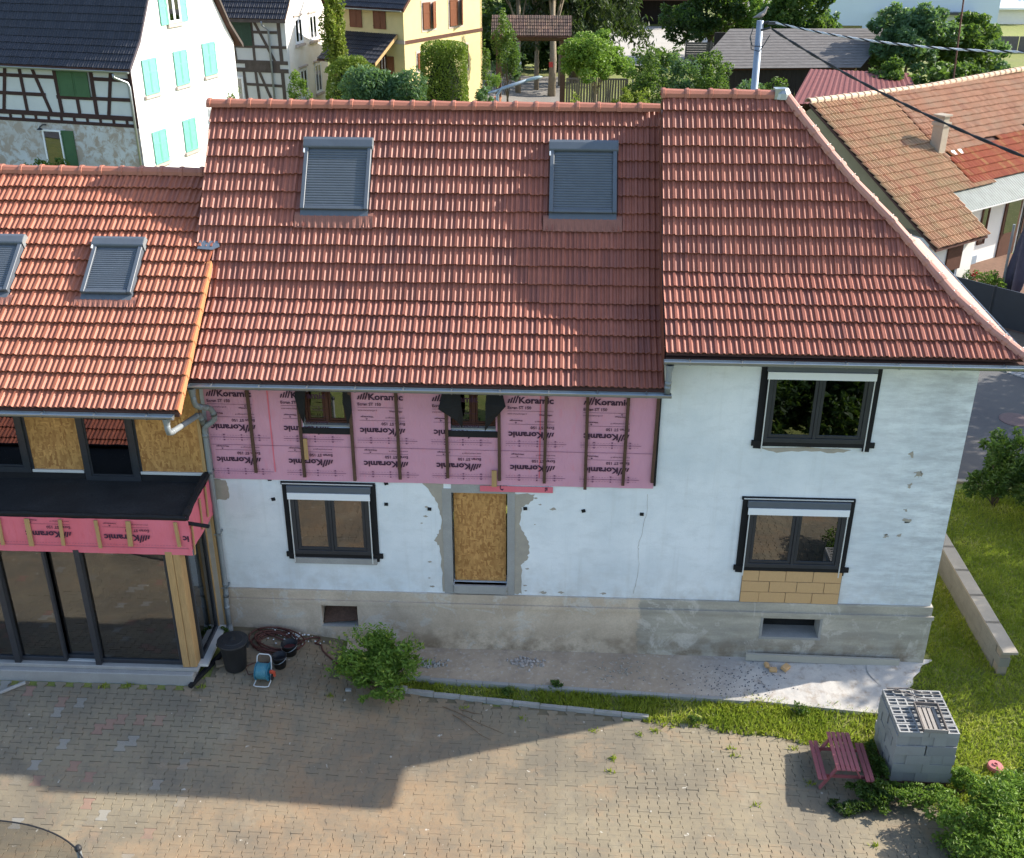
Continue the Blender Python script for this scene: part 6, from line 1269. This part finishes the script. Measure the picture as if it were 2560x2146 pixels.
tree('slender_tree', 'slender twiggy tree between yellow house and roofed gate', 'tree', (-3.1, 52, .4), (-3.2, 52, 5.4), (.8, .8, 2.2), 2600, .16, m_lf, 47, 14, .07, rs=.4); tree('slender_tree', 'thin ivy-clad stem at the corner of the yellow house', 'tree', (-4.3, 49, .4), (-4.3, 49, 4.6), (.45, .4, 2.2), 800, .15, m_lf, 48, 10, .05, rs=.4)
shrub('potted_plant', 'bright green plant in a pot on the gate pier', (-3.25, 42, 4.1), (-3.3, 42, 5.1), (.35, .35, .55), 500, .12, m_lfl, 49, 7, 4, 'plant', rs=.45); b = MB(); b.lathe([(0, 0), (.14, 0), (.2, .35), (.22, .35)], (-3.2, 41.6, 4.0), 12); tag(b.build('flower_pot', simple('terracotta', (.42, .17, .09), .8)), 'terracotta pot on the pier left of the driveway', 'pot'); one('gate_pier', m_lime, None, (-3.45, -3.05, 41.6, 42.0, .3, 4.0)); tag(bpy.data.objects['gate_pier'], 'pale masonry pier left of the driveway', 'pier')
# --- roofed gate with trunks behind
gt = thing('roofed_gate', (-1.8, 62, .4), 'wooden gateway with a small tiled roof across the driveway', 'gate'); m_gp = simple('gate_post', (.10, .06, .04), .8, .2)
for x in (-4.25, .25): one('post', m_gp, gt, (x-.18, x+.18, 61.8, 62.2, .2, 5.3))
one('crossbeam', m_gp, gt, (-4.7, .7, 61.85, 62.15, 4.9, 5.25), (-4.7, .7, 61.2, 61.35, 5.05, 5.2)); PG = Prof(60.9, 5.35, 42, 42, 99); rb = MB(); slab(rb, PG, -4.7, .75, 1.7); rb.add([(-4.7, 62.16, 6.5), (.75, 62.16, 6.5), (.75, 63.4, 5.4), (-4.7, 63.4, 5.4)], [(0, 1, 2, 3)]); rG = rb.build('roof', m_deck, gt)
mo4, ma4 = mk('mossy_tile', (.10, .06, .05), (.15, .09, .07), (.25, .15, .10), (.07, .06, .04)); roof_field(rG, -4.7, 22, 6, .29, PG, mo4, ma4, w=.25, nind=132, arr=tile_arrays(.25, .29, .03, 1.2), jit=.01)
for k, (x, y, lab) in enumerate(((-3.1, 68, 'leftmost bare trunk seen under the gate roof'), (-1.75, 70, 'middle bare trunk seen under the gate roof'), (-.55, 67, 'thick trunk with a red mark under the gate roof'), (.05, 72, 'thin rear trunk under the gate roof'))):
    tree('pine_tree', lab, 'tree', (x, y, .4), (x, y+1, 8.2), (1.8, 1.8, 2.0), 1500, .34, m_conif, 60+k, 10, [.2, .17, .26, .12][k], bark=m_barkl)
b = MB(); b.cbox((-.62, 66.72, 2.7), (.3, .03, .36)); tag(b.build('trail_sign', simple('red_sign', (.5, .06, .05), .6)), 'small red sign on the thick trunk under the gate roof', 'sign'); b = MB(); b.cbox((-3.1, 67.75, 2.6), (.5, .04, .3)); tag(b.build('white_sign', m_wpanel), 'small white board on the left trunk under the gate roof', 'sign')
# wooden gate leaf with lozenge pattern
fg = thing('wooden_gate', (2.4, 60, .4), 'grey wooden double gate with lozenge boards right of the driveway', 'gate'); m_gb = simple('grey_boards', (.15, .13, .125), .85, .25, 5)
for L_ in range(2):
    x0 = .5+L_*2.15; one('gate_frame', m_gb, fg, (x0, x0+2.1, 60.0, 60.05, .5, .62), (x0, x0+2.1, 60.0, 60.05, 2.6, 2.72), (x0, x0+.12, 60.0, 60.05, .62, 2.6), (x0+1.98, x0+2.1, 60.0, 60.05, .62, 2.6))
    for k in range(11):
        b = MB(); x = x0+.16+k*.172; b.prism([(x, 60.02, .62), (x+.13, 60.02, .62), (x+.13+.05*math.sin(k), 60.02, 1.6), (x+.13, 60.02, 2.6), (x, 60.02, 2.6), (x+.05*math.sin(k), 60.02, 1.6)], (0, .03, 0)); b.build('board', m_gb, fg)
for x in (5.0, 5.3): one('metal_post', m_zincd, fg, (x, x+.1, 59.9, 60, .4, 3.0))
tree('maple_tree', 'round sunlit green tree in front of the wooden gate', 'tree', (2.45, 54, .4), (2.3, 54, 4.75), (2.35, 2.1, 2.0), 11000, .2, m_lfl, 71, 26, .09, rs=.36, bark=m_barkl)
sp_ = thing('spruce_tree', (1.2, 74, .4), 'large dark spruce with hanging branches behind the roofed gate', 'tree'); b = MB(); b.tube([(1.2, 74, .2), (1.2, 74, 16)], [.45, .15], 8); b.build('trunk', m_bark, sp_, smooth=True); P = []; D = []
for k in range(230):
    a = rng.random()*6.28; z = 3.9+rng.random()*11; rad = (17-z)/13*6.2; o_ = np.array([1.2, 74, z+1.6]); tip = o_+np.array([math.cos(a)*rad, math.sin(a)*rad, -1.7]); n = 120; q = rng.random(n) ** .6; pts = o_+(tip-o_)*q[:, None]; pts[:, 2] -= np.abs(rng.normal(size=n))*.75*q; pts[:, :2] += rng.normal(size=(n, 2))*.28; P.append(pts)
P = np.concatenate(P); P = P[P[:, 2] > 2.9]; leaves('crown', P, .5, m_conif, sp_, .28, droop=1.6)
tree('beech_tree', 'wall of dark trees behind the driveway trunks', 'tree', (-3.5, 84, .4), (-3.2, 81, 3.2), (5.2, 2.5, 4.2), 14000, .5, m_lfd, 72, 26, .3, rs=.42); tree('beech_tree', 'tall dark tree between yellow house and spruce', 'tree', (-7.2, 66, .4), (-6.6, 67, 6.6), (2.6, 2.4, 4), 6000, .34, m_lfd, 73, 22, .22, rs=.42)
shrub('rhododendron', 'pale blue-green shrub behind the driveway gate post', (-3.9, 66, .4), (-3.6, 66, 2.6), (1.2, 1, 1.6), 1500, .25, m_lfb, 74, 14, 5, 'bush', rs=.38)
# --- barn, walnut, fence, hedge
bn_ = thing('barn', (11, 117, .4), 'dark open barn at the end of the gravel yard', 'barn'); m_bd = simple('dark_boards', (.035, .028, .024), .9, .3, 2, stretch=(4, 4, .3)); one('wall', m_bd, bn_, (6, 16.5, 121, 121.2, .3, 5), (6, 6.2, 117, 121, .3, 5), (16.3, 16.5, 117, 121, .3, 5), (6.2, 8.6, 117, 117.2, .3, 4.5)); b = MB(); b.add([(5.5, 116, 3.9), (17, 116, 3.9), (17, 121, 7), (5.5, 121, 7)], [(0, 1, 2, 3)]); b.build('roof', mo4, bn_); one('lintel', m_woodo, bn_, (6, 16.5, 116.9, 117.1, 3.3, 3.7))
tree('walnut_tree', 'big dark walnut tree right of the gravel yard', 'tree', (14, 90, .4), (14.1, 90, 4.4), (4.6, 3.6, 4.0), 15000, .36, m_lfd, 75, 34, .3, rs=.34); tree('young_tree', 'sunlit light green tree beside the dark walnut', 'tree', (18.2, 87, .4), (18.0, 87, 3.9), (1.7, 1.6, 3.4), 5000, .3, m_lfl, 76, 20, .15, rs=.38)
fn_ = thing('board_fence', (13.3, 88, .4), 'weathered grey board fence beside the gravel yard', 'fence'); 
for k in range(9): one('board', m_gb, fn_, (11.2, 16.2, 85.0+(k % 2)*.015, 85.03+(k % 2)*.015, .55+k*.2, .73+k*.2))
for x in (11.2, 13.4, 15.8): one('post', m_gb, fn_, (x, x+.12, 84.85, 84.98, .4, 2.45))
for k, (x, y, z, rx_, rz2, mt, lab) in enumerate(((5.4, 50, 4.0, 1.3, 1.6, m_lf, 'leafy bush right of the maple'), (7.3, 51, 4.0, 1.3, 1.5, m_lfb, 'blue-green bush left of the utility pole'), (9.2, 50, 3.6, 1.4, 1.5, m_lf, 'bush with upright shoots behind the right ridge'), (11.2, 50, 3.2, 1.3, 1.4, m_lfb, 'bush behind the utility pole'), (13.0, 51, 2.9, 1.2, 1.3, m_lf, 'bush right of the utility pole'), (6.4, 56, 4.4, 1.8, 1.3, m_lf, 'dark hedge behind the bushes'), (9.6, 57, 4.0, 1.8, 1.2, m_lf, 'hedge in front of the board fence'), (3.9, 47, 3.2, 1.1, .9, m_lfy, 'yellow-green low bush above the middle ridge'), (4.95, 46, 3.2, .5, .8, m_lfy, 'small yellow bush next to the right roof'), (1.0, 48, 3.0, .4, .6, m_lfy, 'small flowering bush by the gate post'))):
    shrub('hedge_bush', lab, (x, y, .4), (x, y, z-.3), (rx_, 1.0, rz2+.3), 2600 if rx_ > .7 else 500, .2, mt, 80+k, 16, 6, 'bush', rs=.36, shell=.4); 
one('water_tank', m_wpanel, None, (3.8, 5.1, 47.6, 48.4, .4, 3.1)); tag(bpy.data.objects['water_tank'], 'pale box behind the yellow-green low bush', 'tank')
# --- shed with grey roof, red roof
sh_ = thing('shed', (17, 60, .4), 'long dark wooden shed with a weathered grey low roof', 'shed'); A_, B_, C_ = Vector((9.5, 62.3, 3.1)), Vector((21.3, 63.6, 3.1)), Vector((25.0, 70.0, 5.1)); D_ = C_-(B_-A_)*1.05
m_fib = simple('fibre_cement', (.20, .185, .175), .95, .45, 2.2, bump=.6, fine=9, stretch=(1, 2.2, 1), col2=(.095, .085, .078)); d1 = (B_-A_).normalized(); e1 = (C_-B_)
for k in range(14):
    p0, p1 = A_.lerp(D_, k/14), A_.lerp(D_, (k+1.1)/14); q0, q1 = B_.lerp(C_, k/14), B_.lerp(C_, (k+1.1)/14); b = MB(); b.add([p0+Vector((0, 0, .025)), q0+Vector((0, 0, .025)), q1, p1, p0, q0], [(0, 1, 2, 3), (4, 5, 1, 0)]); b.build('roof_sheet', m_fib, sh_)
b = MB(); b.prism([A_+Vector((.3, .3, -.05)), B_+Vector((-.3, .3, -.05)), C_+Vector((-.3, 0, -.1)), D_+Vector((.3, 0, -.1))], (0, 0, -.1)); b.build('roof_underside', m_woodb, sh_)
for k in range(24):
    p0, p1 = (A_+d1*.4).lerp(B_-d1*2.6, k/24), (A_+d1*.4).lerp(B_-d1*2.6, (k+.94)/24); b = MB(); b.prism([(p0.x, p0.y+.5, .3), (p1.x, p1.y+.5, .3), (p1.x, p1.y+.5, 3.0), (p0.x, p0.y+.5, 3.0)], (0, .04, 0)); b.build('board', m_bd, sh_)
for k in range(3): p0 = (B_-d1*(.3+k*1.1)); one('post', m_wood, sh_, (p0.x, p0.x+.12, p0.y+.4, p0.y+.52, .3, 3.0))
one('back_wall', m_bd, sh_, (12, 26, 72, 72.2, .3, 4.5))
rr_ = thing('red_lean_to', (17, 52, .4), 'lean-to with red corrugated roof between shed and outbuilding', 'lean-to'); m_redr = simple('red_corrugated', (.17, .045, .04), .7, .25, 2, stretch=(3, 1, 1)); b = MB(); n = 70; vs = []; A_, B_, C_, D_ = Vector((13.6, 48.6, 3.0)), Vector((21.6, 50.0, 3.0)), Vector((22.6, 56.8, 3.7)), Vector((16.6, 58.2, 3.7))
for k in range(n+1):
    h = Vector((0, 0, .02*math.sin(k*1.9))); vs += [A_.lerp(B_, k/n)+h, D_.lerp(C_, k/n)+h]
b.add(vs, [(2*k, 2*k+2, 2*k+3, 2*k+1) for k in range(n)]); b.build('roof', m_redr, rr_); one('wall', m_woodb, rr_, (14.2, 21.2, 51, 51.2, .3, 2.95))
# --- far right: trees and far houses
for k, (x, y, z, r_, rz2, mt, lab, n) in enumerate(((19.0, 76, 5.2, 2.8, 3.6, m_lf, 'leafy tree between utility pole and white house', 8000), (25.2, 66, 4.6, 3.0, 3.0, m_lfb, 'big apple tree behind the shed roof', 9000), (29.3, 68, 4.0, 2.6, 2.6, m_lf, 'apple tree right of the mast', 7000), (21.2, 56.5, 3.0, 1.7, 1.7, m_lf, 'small tree at the end of the shed', 4500), (24.8, 55, 3.0, 2.4, 1.8, m_lf, 'dark tree left of the mast above the ridge', 6000), (28.5, 56, 2.6, 2.2, 1.7, m_lf, 'tree behind the outbuilding ridge', 5000), (32.4, 58, 2.4, 2.2, 2.0, m_lfl, 'yellowish bush at the right edge behind the outbuilding', 4000), (33.5, 74, 2.6, 2.0, 2.2, m_lfb, 'pale olive tree near the far fence', 3000), (60, 128, 3, 4, 4, m_lf, 'far tree at the top right corner', 3500), (23.6, 84, 3.2, 1.2, 2.2, m_lfb, 'thin silvery tree before the white house', 1200))):
    tree('orchard_tree', lab, 'tree', (x, y, .4), (x, y, z), (r_, r_*.9, rz2), n, .24+.002*y, mt, 90+k, 24, .14, rs=.34)
wh = thing('white_house', (38, 108, .4), 'modern white house with a dark flat canopy in the far background', 'house'); m_mw = simple('cool_white', (.62, .70, .76), .7, .03, 1); one('wall', m_mw, wh, (28, 46, 106, 118, .2, 9)); one('canopy', m_dark, wh, (33.4, 43.5, 104.6, 106.01, 3.05, 3.25), (35.4, 36.8, 104.6, 105.4, 3.25, 3.5)); one('window', m_glass, wh, (36.2, 39.0, 105.93, 105.99, .7, 1.8)); one('window_frame', m_dark, wh, (36.1, 39.1, 105.96, 105.998, .6, 1.9)); one('window', m_glass, wh, (29.6, 32.0, 105.93, 105.99, .7, 1.8))
fh = thing('far_house', (53, 122, .4), 'far white house with a bright pale roof near the top right corner', 'house'); one('wall', m_oldw, fh, (46.5, 57, 124, 134, .2, 2.4)); b = MB(); b.add([(45.6, 122.8, 2.3), (58, 122.8, 2.3), (58, 130, 5.8), (45.6, 130, 5.8), (45.6, 122.8, 2.1), (58, 122.8, 2.1)], [(0, 1, 2, 3), (4, 5, 1, 0)]); b.build('roof', m_wpanel, fh)
oh = thing('ochre_barn', (60, 133, .4), 'ochre walled barn at the far right below the trees', 'barn'); one('wall', simple('ochre', (.36, .28, .15), .9), oh, (55.5, 62, 136, 140, .2, 3.2)); one('roof', m_woodb, oh, (55.2, 62.3, 135.7, 140.3, 3.2, 3.35)); ff = thing('far_fence', (52, 92, .4), 'grey fence with a white post in the far right gardens', 'fence')
for k in range(7): one('panel', m_gb, ff, (40+k*2.4, 42.3+k*2.4, 96, 96.08, .3, 1.9))
one('post', m_wpanel, ff, (45.9, 46.1, 95.8, 95.95, .3, 2.3))
b = MB(); b.box(19.2, 21.8, 96, 98.5, 1.6, 2.4); tag(b.build('covered_trailer', simple('grey_tarp', (.22, .24, .27), .6, .1)), 'grey covered trailer between walnut and leafy tree', 'trailer'); sheet('bright_meadow', [(16, 86), (22, 86), (23, 103), (16.5, 103)], .02, simple('meadow', (.30, .36, .03), .9, .2, 3))
# shrubs on the right by the street
shrub('viburnum', 'tall green shrub on the back lawn beside the street', (10.9, 6.3, .4), (10.95, 6.3, 1.35), (.8, .75, 1.2), 5600, .12, m_lf, 120, 22, 10, 'shrub', rs=.36); shrub('viburnum', 'blue-green shrub at the right edge behind the lawn', (12.1, 5.9, .4), (12.1, 5.8, 1.3), (.8, .7, 1.0), 3200, .11, m_lfb, 121, 20, 8, 'shrub', rs=.36); shrub('viburnum', 'low dark shrub below the blue-green one at the right edge', (12.0, 4.8, .4), (12.0, 4.8, .8), (.7, .6, .6), 2200, .1, m_lfd, 122, 16, 6, 'shrub', rs=.36)

# trees standing just outside the frame on the right; they shade the street and the back lawn
for k, (x, y, r_, z) in enumerate(((18.6, 6.2, 2.7, 5.6), (20.5, 10.6, 2.8, 5.2), (21.8, 14.6, 2.6, 4.8), (16.6, 3.4, 2.0, 5.0))):
    tree('lime_tree', ['lime tree shading the back lawn', 'tall lime tree shading the street', 'lime tree at the far end of the street row', 'small lime tree next to the lawn'][k]+' right of the frame', 'tree', (x, y, .3), (x, y, z), (r_, r_, r_*1.05), 5200, .24, m_lf, 140+k, 26, .16, rs=.4)

for k, (x, y, r_) in enumerate(((2.4, -9.6, 1.7), (5.2, -9.5, 1.7), (7.9, -9.4, 1.6))):  # unseen trees added to darken what the right windows reflect
    tree('pear_tree', ['pear tree below the frame opposite the right windows', 'pear tree below the frame opposite the block stack', 'pear tree below the frame opposite the right lawn'][k], 'tree', (x, y, 0), (x, y, 2.0), (r_, r_*.8, 1.8), 7000, .2, m_lfd, 150+k, 26, .12, rs=.5)

gs = thing('garden_shed', (-12.4, -8.6, 0), 'low tiled garden shed below the frame opposite the low house', 'shed'); Fs_ = Matrix.Translation((-12.4, -7.0, 0)) @ Matrix.Rotation(R(180), 4, 'Z')
b = MB(Fs_); b.box(-2.9, 2.9, .2, 2.6, -.1, 1.2); b.build('wall', m_lime, gs); PS = Prof(0, 1.15, 24, 24, 99); rb = MB(Fs_); slab(rb, PS, -3.1, 3.1, 3.1); rS = rb.build('roof', m_deck, gs); roof_field(rS, -3.1, 29, 9, .34, PS, m_tile, m_tile_a, F=Fs_, nind=60)
